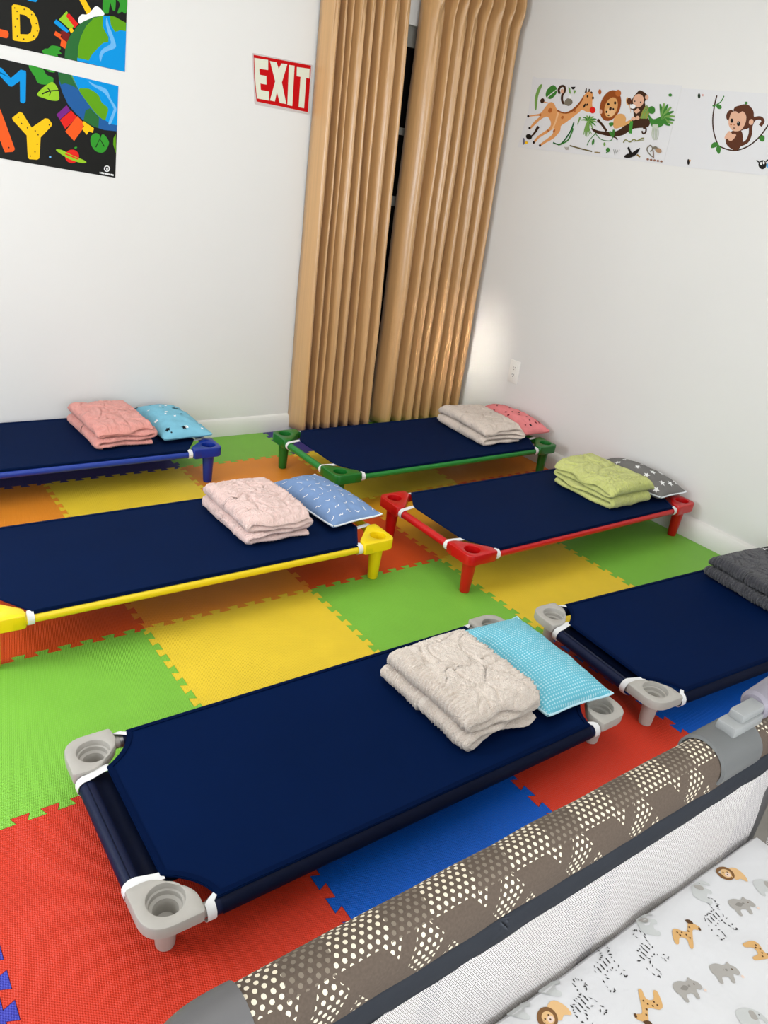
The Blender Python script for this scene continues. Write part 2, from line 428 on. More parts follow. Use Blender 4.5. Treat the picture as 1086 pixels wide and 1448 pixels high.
def make_cot(label, loc, rotz, LA, LB, ztop, kind, P, TB, canv):
    """LA, LB: half distances between the cup holes; loc = centre on the floor"""
    t = thing('nap_cot', label, 'cot', loc, rotz, 'stackable nap cots with navy canvas')
    grey = kind == 'grey'
    if grey:
        outl = round_poly([(-.056, .06), (-.06, .005), (.005, -.06), (.06, -.056), (.06, .06)], [.006, .03, .03, .006, .062], 10)
        hole, h, ta, tr, zt = .0372, .031, .036, .019, ztop-.030
        ain, legr = .058, (.0242, .0195)
    else:
        outl = round_poly([(-.088, .05), (-.088, .012), (.012, -.088), (.05, -.088), (.05, .05)], [.008, .012, .012, .008, .035], 8)
        hole, h, ta, tr, zt = .031, .044, .026, .0155, ztop-.026
        ain, legr = .088, (.0265, .0195)
    corners = [(sx, sy) for sx in (-1, 1) for sy in (-1, 1)]
    for sx, sy in corners:
        col = [((-ain+.006, ta, zt), (-ain-.016, ta, zt), tr*(.72 if grey else 1.18)), ((ta, -ain+.006, zt), (ta, -ain-.016, zt), tr*(.72 if grey else 1.18))]
        bm = bracket_bm(outl, hole, h, ztop, grey, col, sx, sy)
        br = mesh_obj('corner_bracket', bm, P, t, loc=(sx*LA, sy*LB, 0))
        bm = bmesh.new(); zb = ztop-h+.002
        tube(bm, [(0, 0, zb), (0, 0, zb*.5), (0, 0, .006), (0, 0, .0015), (0, 0, 0)], [legr[0], (legr[0]+legr[1])/2, legr[1], legr[1]*.93, legr[1]*.8], 28, False)
        bm.faces.new([v for v in bm.verts if v.co.z < .0001])
        mesh_obj('leg', bm, P, br)
        for k in range(2):     # metal pins where the tubes plug in
            bm = bmesh.new()
            if k: tube(bm, [(sx*(-ain-.012), sy*ta, zt), (sx*(-ain-.024), sy*ta, zt)], tr*.86, 16)
            else: tube(bm, [(sx*ta, sy*(-ain-.012), zt), (sx*ta, sy*(-ain-.024), zt)], tr*.86, 16)
            mesh_obj('ferrule', bm, METAL if grey else BLACKP, br)
    for s in (-1, 1):
        bm = bmesh.new(); tube(bm, [(-LA+ain+.02, s*(LB+ta), zt), (LA-ain-.02, s*(LB+ta), zt)], tr, 20)
        mesh_obj('side_rail', bm, TB, t)
        bm = bmesh.new(); tube(bm, [(s*(LA+ta), -LB+ain+.02, zt), (s*(LA+ta), LB-ain-.02, zt)], tr, 20)
        mesh_obj('end_rail', bm, TB, t)
    dz = zt+tr+.0015
    if grey: ax, bx = LA-.012, LB+ta+.004; nl = (.076, .098); ct = (.070, .056)
    else: ax, bx = LA-.030, LB+ta+.001; nl = (.076, .119); ct = (.040, .058)
    O = deck_outline(ax, bx, nl, ct)
    bm = bmesh.new(); prism(bm, O, dz, dz+.004)
    dk = mesh_obj('canvas_deck', bm, canv, t, smooth=False)
    I = inset(O, .012); bm = bmesh.new(); n = len(O); O2 = inset(O, .0012)
    rings = [[bm.verts.new((x, y, z)) for x, y in L] for L, z in ((O2, dz+.0035), (O2, dz+.0058), (I, dz+.0062), (I, dz+.0035))]
    for a, b2 in zip(rings, rings[1:]):
        for k in range(n): bm.faces.new((a[k], a[(k+1) % n], b2[(k+1) % n], b2[k]))
    mesh_obj('hem', bm, HEM if grey else canv, dk, smooth=False)
    # canvas turned down over the side rails
    for s in (-1, 1):
        bm = bmesh.new(); L = 24; A = ax-nl[0]-.004
        drop = 2.4 if grey else .55
        rr = tr+.0022; rws = []
        for k in range(9):
            a = pi/2 - drop*k/8
            rws.append([bm.verts.new((-A+2*A*i/L, s*(LB+ta+rr*cos(a)), zt+rr*sin(a))) for i in range(L+1)])
        for a, b2 in zip(rws, rws[1:]):
            for i in range(L): bm.faces.new((a[i], a[i+1], b2[i+1], b2[i]))
        bmesh.ops.solidify(bm, geom=bm.faces[:], thickness=.0016)
        mesh_obj('rail_sleeve', bm, NSLV if grey else canv, t)
    if grey:
        for s in (-1, 1):      # vinyl end panel between the end rail and the canvas
            bm = bmesh.new(); yy = LB-.050; rws = []
            for xx, zz in ((LA+ta+tr*.2, zt+tr), (LA+ta-tr*.8, zt+tr*.55), (LA+ta-tr*1.3, zt+tr*.2), (LA-.005, zt+.002), (LA-.05, zt+.004)):
                rws.append([bm.verts.new((s*xx, -yy+2*yy*i/14, zz+.001)) for i in range(15)])
            for a, b2 in zip(rws, rws[1:]):
                for i in range(14): bm.faces.new((a[i], a[i+1], b2[i+1], b2[i]))
            bmesh.ops.solidify(bm, geom=bm.faces[:], thickness=.0015)
            mesh_obj('end_panel', bm, PANEL, t)
    # white elastic straps from the notch tips round the rails
    for sx, sy in corners:
        for k in range(2):
            w = .0095; rr = tr+.0035
            if k == 0: tip = (LA-.030-.006, LB+bx-LB-nl[1]+.006); c0 = LB-ain-.014; path = lambda u, z: (LA+ta+u, z)
            P3 = []
            if k == 0:      # end strap: runs along x, wraps the end rail
                y0 = bx-nl[1]+.004; y1 = LB-ain-.012
                P3 = [Vector((ax-.006, y0-.004, dz+.002)), Vector((ax+.006, y0+(y1-y0)*.3, dz+.0022))]
                P3 += [Vector((LA+ta+rr*sin(a), y1, zt+rr*cos(a))) for a in [-.2, .3, .8, 1.3, 1.8, 2.4, 3.0]]
                wd = Vector((0, 1, 0))
            else:
                x0 = ax-nl[0]+.002; x1 = LA-ain-.012
                P3 = [Vector((x0-.010, bx-.016, dz+.002)), Vector((x0+(x1-x0)*.40, bx-.006, dz+.0034))]
                P3 += [Vector((x1, LB+ta+rr*sin(a), zt+rr*cos(a))) for a in [.25, .7, 1.2, 1.8, 2.4, 3.0]]
                wd = Vector((1, 0, 0))
            bm = bmesh.new(); rws = []
            for p in P3:
                rws.append([bm.verts.new(((p+wd*o).x*sx, (p+wd*o).y*sy, p.z+q)) for o, q in ((-w, -.0007), (-w, .0007), (w, .0007), (w, -.0007))])
            for a, b2 in zip(rws, rws[1:]):
                for i in range(4): bm.faces.new((a[i], a[(i+1) % 4], b2[(i+1) % 4], b2[i]))
            bmesh.ops.recalc_face_normals(bm, faces=bm.faces[:])
            mesh_obj('strap', bm, STRAP, t, angle=60)
    return t
ZG, ZK = .125, .18
make_cot('grey-cornered nap cot nearest the playpen with cream blanket and cyan pillow', (.905, -.218, 0), 0, .630, .224, ZG, 'grey', GREYP, NSLV, NAVY)
c4 = radians(-3.8); hx, hy = cos(c4), sin(c4)
g2c = Vector((1.768, -.250)) + Vector((hx, hy))*.630
make_cot('grey-cornered nap cot at the right edge carrying the charcoal blanket', (g2c.x, g2c.y, 0), c4, .630, .218, ZG, 'grey', GREYP, NSLV, NAVY)
make_cot('red-framed nap cot with lime green blanket beside the right wall', (2.404, .612, 0), 0, .655, .245, ZK, 'c', REDP, REDT, NAVYB)
make_cot('green-framed nap cot in front of the curtain with beige blanket', (2.335, 1.428, 0), 0, .652, .252, ZK, 'c', GREENP, GREENT, NAVYB)
make_cot('yellow-framed nap cot with light pink blanket and denim blue pillow', (.825, .842, 0), 0, .655, .248, ZK, 'c', YELP, YELT, NAVYB)
make_cot('blue-framed nap cot against the back wall with salmon pink blanket', (.615, 1.878, 0), 0, .655, .240, ZK, 'c', BLUEP, BLUET, NAVYB)

# ------------------------------------------------------------------ folded blankets
def sm(a, b, x):
    t = max(0, min(1, (x-a)/(b-a))); return t*t*(3-2*t)
def blanket(label, loc, rotz, sx, sy, h, m, seed, roll=False, lean=0.):
    """a fleece throw folded into a stack; local x runs across the folds, y along them"""
    nl = 4; fine = .0030 if seed == 1 else .0038; p = h/nl; t = p*.44
    C = []; L = sx/2-p*.9
    def seg(x0, x1, z, shift=0):
        n = max(2, int(abs(x1-x0)/fine))
        for i in range(n): C.append((x0+(x1-x0)*i/n, z + .0025*sin(9*(x0+(x1-x0)*i/n)+seed)))
    def uturn(x, z, s):
        for i in range(7):
            a = pi*i/7; C.append((x+s*sin(a)*p*.62, z+p/2-cos(a)*p/2))
    zz = [p*(k+.5) for k in range(nl)]
    if roll:   # ends in a loose roll inside the upper fold
        seg(L-.01, -L, zz[0]); uturn(-L, zz[0], -1); seg(-L, L-.02, zz[1]); uturn(L-.02, zz[1], 1); seg(L-.02, -L+.012, zz[2])
        for i in range(8):
            a = pi*i/7; C.append((-L+.012-sin(a)*p*1.0, zz[2]+p*.62-cos(a)*p*.62))
        seg(-L+.012, L, zz[3]+p*.22)
        C.append((L, zz[3]+p*.2))
    else:
        seg(L-.006, -L, zz[0]); uturn(-L, zz[0], -1); seg(-L, L-.008, zz[1]); uturn(L-.008, zz[1], 1); seg(L-.008, -L+.004, zz[2]); uturn(-L+.004, zz[2], -1); seg(-L+.004, L-.004, zz[3]); C.append((L-.004, zz[3]))
    nC = len(C); nrm = []
    for i in range(nC):
        a = Vector(C[max(i-1, 0)]); b = Vector(C[min(i+1, nC-1)]); d = (b-a).normalized(); nrm.append(Vector((-d.y, d.x)))
    ny = max(20, int(sy/fine)); bm = bmesh.new(); rows = []
    off = Vector((seed*3.7, seed*1.3, seed*.7))
    for j in range(ny+1):
        v = j/ny; row = []
        e = min(v, 1-v)*sy; th = t*sqrt(max(0.0, 1-(1-min(1, e/(t*1.1)))**2)) if e < t*1.1 else t
        th = max(th*(1-.16*max(0., 1-e/.04)), .0012)
        for side in (1, -1):
            idx = range(nC) if side == 1 else range(nC-1, -1, -1)
            for i in idx:
                x, z = C[i]; nn = nrm[i]
                s = i/nC
                yy = (v-.5)*sy*(1+.03*sin(s*21+seed)) + .020*noise.noise(Vector((s*11, seed, 0)))*(1 if v < .5 else -1)*-1
                q = Vector((x, yy, z))
                lump = .0026*noise.noise(q*20+off) + .0014*noise.noise(q*80+off) + .0030*noise.noise(q*230+off)
                # embossed petals
                w = q*15+off; w += Vector((noise.noise(w*.9), noise.noise(w*.9+Vector((5, 1, 2))), 0))*.7
                d, _ = noise.voronoi(Vector((w.x, w.y, w.z*.6)))
                em = .0075*(sm(0, .13, d[1]-d[0])-.80)
                lip = sm(sx*.5-p*2.2, sx*.5-p*.6, abs(x)); em *= 1-.8*lip
                swirl = .0012*sin(16*d[0])*(1-lip) + lip*.0040*sin(yy*2*pi/.0125 + 2.5*noise.noise(Vector((yy*20, z*60, seed))))
                outer = (side == 1 and (i > nC*.76 or abs(x) > sx/2-p*1.7)) or (side == -1 and x > sx/2-p*1.7)
                g5 = 1.0 if outer else .3
                rim = max(0., 1-e/.022)
                em, swirl, lump = em*g5, swirl*g5 + rim*.0042*sin(x*2*pi/.013+3*noise.noise(Vector((x*16, z*50, seed)))), lump*(.4+.6*g5)
                k2 = 1.0 if e > .012 else e/.012
                tt = max(.001, th + (lump + em + swirl)*(.25+.75*k2)*min(1, th/t))
                P2 = Vector((x, z)) + nn*side*tt
                row.append((P2.x, yy, max(P2.y, .0006)))
        # rounded tips come from the thin first/last samples
        rows.append([bm.verts.new(r) for r in row])
    m2 = len(rows[0])
    for a, b in zip(rows, rows[1:]):
        for i in range(m2): bm.faces.new((a[i], a[(i+1) % m2], b[(i+1) % m2], b[i]))
    for rr in (rows[0], rows[-1]):
        for i in range(nC-1): bm.faces.new((rr[i], rr[i+1], rr[m2-2-i], rr[m2-1-i]))
    for vtx in bm.verts:      # gentle slump
        u = vtx.co.x/(sx/2); w = vtx.co.y/(sy/2)
        ed = (1-abs(w))*sy/2
        vtx.co.z += .0042*noise.noise(Vector((vtx.co.x*9, vtx.co.y*16, vtx.co.z*55+seed)))
        vtx.co.z *= 1-.08*max(0, abs(w)-.2)**1.5 - .05*max(0, u) - .20*max(0., 1-ed/.045)**2*(vtx.co.z/h) + lean*w
        vtx.co.x += .006*noise.noise(Vector((vtx.co.y*9, vtx.co.z*14, seed)))
    zmin = min(vx.co.z for vx in bm.verts)
    for vtx in bm.verts: vtx.co.z -= zmin
    o = mesh_obj('folded_blanket', bm, m, loc=loc, rotz=rotz, angle=180)
    return tag(o, label, 'blanket', 'folded fleece blankets on the cots')
ZDG = ZG-.030+.019+.0015+.0065; ZDK = ZK-.026+.0155+.0015+.0065
blanket('cream fleece blanket folded on the nearest grey-cornered cot', (1.188, -.232, ZDG), radians(2), .29, .345, .112, fleece('cream_fleece', (248, 236, 224), (220, 200, 184)), 1)
blanket('light pink fleece blanket folded on the yellow-framed cot', (1.122, .868, ZDK), radians(1), .275, .375, .106, fleece('pink_fleece', (254, 224, 216), (236, 194, 184)), 2)
blanket('salmon pink fleece blanket folded on the blue-framed cot', (.925, 1.893, ZDK), radians(2), .275, .385, .106, fleece('salmon_fleece', (248, 174, 162), (222, 134, 124)), 3)
blanket('beige fleece blanket folded on the green-framed cot', (2.735, 1.430, ZDK), radians(-3), .29, .40, .106, fleece('beige_fleece', (244, 228, 214), (214, 192, 176)), 4)
blanket('lime green fleece blanket with a rolled end on the red-framed cot', (2.736, .598, ZDK), radians(90), .37, .29, .114, fleece('lime_fleece', (226, 230, 142), (188, 196, 98)), 5, roll=True)
blanket('charcoal fleece blanket folded on the cot at the right edge', (2.72, -.255, ZDG), c4+radians(-2), .31, .33, .100, fleece('charcoal_fleece', (74, 74, 80), (40, 40, 44)), 6)

# ------------------------------------------------------------------ pillows
def pillow(label, loc, rotz, a, b, H, m, pipe, seed, prints=None, tilt=0., wr=1.):
    """a, b half sizes; prints: list of (material, [polygons in unit square])"""
    def edge(x, y):
        return a*x*(1-.055*cos(pi*y/2)), b*y*(1-.05*cos(pi*x/2))
    off = Vector((seed*2.1, seed, 3))
    def top(x, y):
        X, Y = edge(x, y)
        k = max(0., (1-abs(x)**2.3))*max(0., (1-abs(y)**2.6))
        z = H*k**.52
        pt = Vector((X, Y, 0))
        z += wr*min(1, k*3)*(.005*noise.noise(pt*17+off) + .003*noise.noise(Vector((pt.x*45, pt.y*22, seed))))
        z += .006*(abs(x)**6*abs(y)**6)
        return Vector((X, Y, z + H*.42 + tilt*x))
    def bot(x, y):
        X, Y = edge(x, y); k = max(0., (1-abs(x)**3))*max(0., (1-abs(y)**3))
        return Vector((X, Y, H*.42*(1-k**.4) + tilt*x))
    bm = bmesh.new(); nx, ny = 40, 56
    U = lambda i, n: sin((i/n*2-1)*pi/2)*.55 + (i/n*2-1)*.45
    tv = [[bm.verts.new(top(U(i, nx), U(j, ny))) for i in range(nx+1)] for j in range(ny+1)]
    bv = [[tv[j][i] if i in (0, nx) or j in (0, ny) else bm.verts.new(bot(U(i, nx), U(j, ny))) for i in range(nx+1)] for j in range(ny+1)]
    for j in range(ny):
        for i in range(nx):
            bm.faces.new((tv[j][i], tv[j][i+1], tv[j+1][i+1], tv[j+1][i])); bm.faces.new((bv[j][i], bv[j+1][i], bv[j+1][i+1], bv[j][i+1]))
    bmesh.ops.recalc_face_normals(bm, faces=bm.faces[:])
    mats = [m]
    for mi, (pm, polys) in enumerate(prints or []):
        mats.append(pm)
        for poly in polys:
            vs = []
            for (x, y) in poly:
                x = max(-.96, min(.96, x)); y = max(-.96, min(.96, y))
                p = top(x, y); e = .01
                n = (top(x+e, y)-top(x-e, y)).cross(top(x, y+e)-top(x, y-e)).normalized()
                vs.append(bm.verts.new(p+n*.0011))
            try:
                f = bm.faces.new(vs); f.material_index = mi+1
                f.normal_update()
                if f.normal.z < 0: f.normal_flip()
            except ValueError: pass
    o = mesh_obj('pillow', bm, mats, loc=loc, rotz=rotz, angle='keep')
    tag(o, label, 'pillow', 'small patterned pillows on the cots')
    if pipe is not None:
        pts = []
        for k in range(4):
            for s in range(16):
                u = s/16*2-1
                x, y = ((u, -1), (1, u), (-u, 1), (-1, -u))[k]
                pts.append(top(x, y))
        bm = bmesh.new(); tube(bm, pts+[pts[0]], .0035, 8, False)
        mesh_obj('piping', bm, pipe, o)
    return o
WHITEP = flat('white_print', (240, 240, 240), .8, .1); BLACKPR = flat('black_print', (20, 26, 34), .8, .1); MAROON = flat('maroon_print', (120, 40, 48), .8, .1)
def stroke(pts, w, aspect):
    """thin ribbon polygons along a poly-line, in unit-square coordinates"""
    out = []; pts = [Vector(p) for p in spline(pts, False, 3)]
    for p, q in zip(pts, pts[1:]):
        d = (q-p); d = Vector((d.x, d.y*aspect))
        if d.length < 1e-6: continue
        n = Vector((-d.y, d.x)).normalized()*w; n.y /= aspect
        out.append([tuple(p+n), tuple(p-n), tuple(q-n), tuple(q+n)])
    return out
def star(cx, cy, r, aspect, a0, lobes=5, inner=.42):
    return [(cx + r*(1 if k % 2 == 0 else inner)*cos(a0+pi*k/lobes), cy + r*(1 if k % 2 == 0 else inner)*sin(a0+pi*k/lobes)/aspect) for k in range(2*lobes)]
def fan(poly):
    cx = sum(p[0] for p in poly)/len(poly); cy = sum(p[1] for p in poly)/len(poly)
    return [[(cx, cy), poly[i], poly[(i+1) % len(poly)]] for i in range(len(poly))]
PIPW = flat('white_piping', (232, 238, 242), .8, .2); PIPC = flat('cyan_piping', (190, 226, 238), .8, .2)
pillow('cyan pillow with a fine white dot grid on the nearest cot', (1.466, -.225, ZDG+.001), radians(-4), .124, .21, .060, dotted('cyan_dots', (104, 184, 204), (172, 216, 228), .0088, .27), PIPC, 1)
rnd = random.Random(5)
pr = []
for j in range(9):
    for i in range(6):
        x = -.85+i*.34+(.12 if j % 2 else 0)+rnd.uniform(-.05, .05); y = -.88+j*.22+rnd.uniform(-.03, .03); a = rnd.uniform(-.5, .5)+(1.57 if rnd.random() < .3 else 0)
        k = rnd.choice([0, 1, 2]); l = .085
        base = {0: [(-1, 0), (-.3, .35), (.3, -.35), (1, 0)], 1: [(-1, .3), (0, -.25), (1, .3)], 2: [(-1, 0), (.4, 0), (1, .5)]}[k]
        pts = [(x+l*(px*cos(a)-py*sin(a)), y+l*(px*sin(a)+py*cos(a))/1.6) for px, py in base]
        pr += stroke(pts, .011, 1.6)
pillow('denim blue pillow with white squiggles on the yellow-framed cot', (1.424, .895, ZDK+.001), radians(6), .118, .215, .056, flat('denim', (120, 148, 190), .85, .15, vary=.05, bmp=.4, bscale=24, bdist=.006), PIPW, 2, [(WHITEP, pr)])
pw, pb = [], []
for k in range(26):
    x, y = rnd.uniform(-.85, .85), rnd.uniform(-.9, .9)
    if k % 2: pw += fan(star(x, y, rnd.uniform(.05, .11), 1.9, rnd.uniform(0, 3), 4, .7))
    else: pb += fan(star(x, y, rnd.uniform(.03, .07) if k % 4 else .12, 1.9, rnd.uniform(0, 3), 5, .5))
pillow('aqua pillow with white and black marks on the blue-framed cot', (1.192, 1.905, ZDK+.001), radians(2), .116, .215, .056, flat('aqua', (122, 184, 206), .85, .15, vary=.05, bmp=.5, bscale=24, bdist=.006), None, 3, [(WHITEP, pw), (BLACKPR, pb)])
pm, pb = [], []
for k in range(30):
    x, y = rnd.uniform(-.9, .9), rnd.uniform(-.92, .92)
    s = fan(star(x, y, rnd.uniform(.05, .085), 1.9, rnd.uniform(0, 3), 6, .75))
    if k % 3 == 0: pb += s
    else: pm += s
pillow('coral pink pillow with dark spots on the green-framed cot', (2.998, 1.468, ZDK+.001), radians(0), .100, .215, .066, flat('coral', (234, 138, 140), .85, .15, vary=.06, bmp=.4, bscale=24, bdist=.006), None, 4, [(MAROON, pm), (BLACKPR, pb)])
ps = []
for j in range(5):
    for i in range(4):
        x = -.75+i*.5+(.2 if j % 2 else -.04)+rnd.uniform(-.05, .05); y = -.8+j*.4+rnd.uniform(-.05, .05)
        ps += fan(star(x, y, .16, 1.9, rnd.uniform(0, 3), 5, .45))
GREYF = flat('grey_cotton', (120, 118, 116), .85, .15, vary=.04, bmp=.4, bscale=24, bdist=.006)
pillow('grey pillow with white stars on the red-framed cot', (2.999, .590, ZDK+.001), radians(0), .100, .21, .068, GREYF, PIPW, 5, [(WHITEP, ps)])
p2 = Vector((2.72, -.255)) + Vector((cos(c4), sin(c4)))*.285
pillow('dark grey pillow with white patches behind the charcoal blanket', (p2.x, p2.y, ZDG+.001), c4, .108, .20, .066, flat('dark_grey_cotton', (66, 66, 68), .85, .15), None, 6, [(WHITEP, ps)])

# ------------------------------------------------------------------ curtains
CURT = satin('gold_satin', (198, 155, 104))
def curtain(label, x0, x1, y0, y1, valleys, zb, zt, seed, topshift, A=.125):
    """valleys: fractions across where the cloth folds back"""
    bm = bmesh.new(); nz = 60; per = 18
    us = []
    for k in range(len(valleys)-1):
        for i in range(per): us.append((k, i/per))
    us.append((len(valleys)-2, 1.0))
    rows = []
    for j in range(nz+1):
        z = zb + (zt-zb)*j/nz; tz = j/nz; row = []
        pinch = sm(2.12, 2.20, z)*(1-.55*sm(2.22, 2.30, z))
        for k, t in us:
            va, vb = valleys[k], valleys[k+1]
            wob = lambda v, q: v + (.012*sin(2.2*z+q*2.3+seed) + .008*noise.noise(Vector((q*3.1, z*1.3, seed))))*(0 if v in (0, 1) else 1)
            a, b = wob(va, k), wob(vb, k+1)
            # pinch pleats gather the fold into a thin ridge at the heading
            tt = t + (.5-t)*pinch*.0
            f = a+(b-a)*tt
            w = (vb-va)
            amp = A*min(1, .55+w*2.6)*(1-.25*tz)
            prof = max(0., sin(pi*t))**.80
            asym = .30*sin(2*pi*t)*(.5+.5*noise.noise(Vector((k*1.7, z*.8, seed))))
            d = prof + asym*.35*(t*(1-t)*4)
            if pinch > 0:
                ridge = math.exp(-((t-.5)/.16)**2)*1.05 + .18*prof + .25*math.exp(-((t-.27)/.08)**2) + .25*math.exp(-((t-.73)/.08)**2)
                d = d*(1-pinch) + ridge*pinch
            if z > 1.70:     # creases running down from each pleat
                g2 = sm(1.70, 2.10, z)*(1-sm(2.12, 2.24, z)); sp = .05+.30*(2.14-z)
                d -= g2*.20*(math.exp(-((t-.5-sp)/.05)**2) + math.exp(-((t-.5+sp)/.05)**2))*(.6+.4*sin(k*2.1+seed))
            x = x0 + (x1-x0)*f + (x1-x0)*w*.26*(d-.5)*sin(k*1.9+seed*2.2)*(0 if k in (0, len(valleys)-2) else 1)*(1-pinch) + topshift*tz*f + .004*noise.noise(Vector((k*2.2+t, z*2.5, seed)))
            y = y0+(y1-y0)*f + amp*.5 - amp*d + .006*noise.noise(Vector((x*6, z*1.6, seed*2)))
            row.append(bm.verts.new((x, y, z)))
        rows.append(row)
    for a, b in zip(rows, rows[1:]):
        for i in range(len(a)-1): bm.faces.new((a[i], a[i+1], b[i+1], b[i]))
    bmesh.ops.recalc_face_normals(bm, faces=bm.faces[:])
    o = mesh_obj('curtain', bm, CURT, angle=180)
    md = o.modifiers.new('cloth thickness', 'SOLIDIFY'); md.thickness = .0018
    return tag(o, label, 'curtain', 'gold beige pleated curtains')
curtain('gold beige pleated curtain panel beside the EXIT sign', 1.985, 2.492, 2.125, 2.11, [0, .17, .25, .32, .45, .58, .70, .85, 1], .022, 2.40, 1, -.055)
curtain('gold beige pleated curtain panel touching the right wall corner', 2.535, 3.128, 2.11, 2.062, [0, .21, .30, .41, .53, .65, .77, .89, 1], .022, 2.40, 2, .0)
rod = thing('curtain_rod', 'white rod carrying the curtains above the frame', 'curtain rod', (2.56, 2.12, 2.428))
bm = bmesh.new(); tube(bm, [(-.60, 0, 0), (.57, -.03, 0)], .014, 14); mesh_obj('rod', bm, TRIMW, rod)
for x in (-.5, .48):
    bm = bmesh.new(); box(bm, (x-.012, -.01, -.02), (x+.012, .069, .02)); mesh_obj('bracket', bm, TRIMW, rod, smooth=False)

# ------------------------------------------------------------------ flat art on the walls
class Art:
    """layered flat shapes on a plane; survey coordinates are crop pixels"""
    def __init__(s, axis, val, ox, oy, sc, step=.00002):
        s.axis, s.val, s.o, s.sc, s.step = axis, val, (ox, oy), sc, step
        s.bm = bmesh.new(); s.mats = []; s.z = .0012
    def P(s, c): return at(s.o[0]+c[0]/s.sc, s.o[1]+c[1]/s.sc, s.axis, s.val)
    def poly(s, m, pts, curve=False, k=4):
        if m not in s.mats: s.mats.append(m)
        if curve: pts = spline(pts, True, k)
        s.z += s.step; vs = []
        for c in pts:
            p = s.P(c); p[s.axis] = s.val - s.z; vs.append(s.bm.verts.new(p))
        f = s.bm.faces.new(vs); f.material_index = s.mats.index(m); f.normal_update()
        if f.normal[s.axis] > 0: f.normal_flip()
        if len(vs) > 4: bmesh.ops.triangulate(s.bm, faces=[f])
    def ell(s, m, cx, cy, rx, ry, a=0., n=24):
        s.poly(m, [(cx+rx*cos(2*pi*i/n)*cos(a)-ry*sin(2*pi*i/n)*sin(a), cy+rx*cos(2*pi*i/n)*sin(a)+ry*sin(2*pi*i/n)*cos(a)) for i in range(n)])
    def line(s, m, pts, w, curve=True, taper=False):
        if curve: pts = spline(pts, False, 5)
        pts = [Vector(p) for p in pts]; L, R = [], []
        for i, p in enumerate(pts):
            d = (pts[min(i+1, len(pts)-1)]-pts[max(i-1, 0)])
            if d.length < 1e-9: continue
            n = Vector((-d.y, d.x)).normalized()*w*(1-.75*i/len(pts) if taper else 1); L.append(tuple(p+n)); R.append(tuple(p-n))
        s.poly(m, L+R[::-1])
    def sheet(s, m, pts, th=.0012):
        if m not in s.mats: s.mats.append(m)
        mi = s.mats.index(m); a, b = [], []
        for c in pts:
            p = s.P(c); q = p.copy(); q[s.axis] = s.val-th; p[s.axis] = s.val+.0004; a.append(s.bm.verts.new(p)); b.append(s.bm.verts.new(q))
        n = len(pts)
        for f in [s.bm.faces.new(a), s.bm.faces.new(b)]+[s.bm.faces.new((a[i], a[(i+1) % n], b[(i+1) % n], b[i])) for i in range(n)]: f.material_index = mi
        bmesh.ops.recalc_face_normals(s.bm, faces=s.bm.faces[:])
        s.z = th
    def done(s, name, label, cat, group=None):
        c = Vector((0, 0, 0))
        for v in s.bm.verts: c += v.co
        c /= len(s.bm.verts)
        for v in s.bm.verts: v.co -= c
        return tag(mesh_obj(name, s.bm, s.mats, loc=c, smooth=False, angle='keep'), label, cat, group)
_ink = {}
def ink(r, g_, b_, rough=.45):
    k = (r, g_, b_, rough)
    if k not in _ink: _ink[k] = flat('ink_%02x%02x%02x' % (r, g_, b_), dim((r, g_, b_), .92), rough, .12)
    return _ink[k]
PB = ink(28, 28, 26, .4); YE_ = ink(250, 196, 20); BL = ink(0, 148, 222); OR = ink(244, 92, 30); GRN = ink(52, 150, 44); DG = ink(42, 106, 52); LG = ink(96, 160, 20); LB = ink(110, 182, 236); RD = ink(226, 38, 30); LIME = ink(150, 200, 40); PUR = ink(122, 36, 130); DB = ink(34, 92, 156); WH = ink(240, 240, 240); DR = ink(120, 24, 24)
# poster, lower: letters M / AY
A = Art(1, YB, 0, 0, 5.43)
A.sheet(PB, [(-190, 404), (0, 448), (908, 660), (885, 1365), (0, 1215), (-190, 1183)])
A.poly(BL, [(-90, 520), (10, 520), (82, 600), (158, 535), (198, 545), (200, 570), (196, 780), (178, 795), (154, 782), (152, 622), (92, 665), (72, 662), (-60, 520)])
A.poly(YE_, [(92, 905), (150, 858), (172, 868), (242, 980), (345, 908), (372, 912), (400, 950), (395, 968), (312, 1055), (302, 1215), (285, 1226), (225, 1222), (213, 1210), (204, 1040), (100, 925)])
A.poly(OR, [(-120, 860), (0, 835), (40, 940), (114, 1145), (100, 1165), (38, 1170), (20, 1130), (4, 1085), (-60, 1085), (-90, 1160), (-150, 1160)])
for x, y in ((140, 900), (165, 948), (210, 982), (270, 1005), (378, 958), (292, 1035), (285, 1107), (268, 1166), (232, 1198), (68, 1133)): A.ell(PB, x, y, 5, 6)
A.poly(GRN, [(222, 500), (325, 530), (352, 570), (385, 588), (408, 600), (402, 640), (345, 650), (290, 635), (268, 590), (246, 560)], True)
A.poly(GRN, [(340, 528), (425, 548), (415, 558), (375, 552)])
A.poly(LIME, [(285, 730), (310, 690), (360, 650), (402, 630), (438, 668), (452, 720), (450, 768), (400, 772), (340, 755)], True)
A.line(PB, [(322, 722), (375, 700), (450, 694)], 5); A.line(PB, [(385, 700), (365, 676)], 4); A.line(PB, [(388, 704), (378, 735)], 4)
A.poly(DB, [(445, 552), (455, 640), (480, 715), (520, 800), (580, 870), (640, 925), (720, 972), (800, 998), (895, 1008), (908, 660)])
A.poly(DG, [(447, 553), (540, 575), (600, 690), (560, 660), (500, 640), (468, 650), (450, 600)])
A.poly(DG, [(655, 850), (640, 925), (700, 962), (755, 985), (760, 900), (690, 830)])
A.poly(LG, [(540, 574), (552, 577), (620, 690), (605, 690)])
A.poly(BL, [(552, 577), (908, 660), (899, 962), (860, 955), (800, 920), (720, 850), (650, 760), (605, 690)])
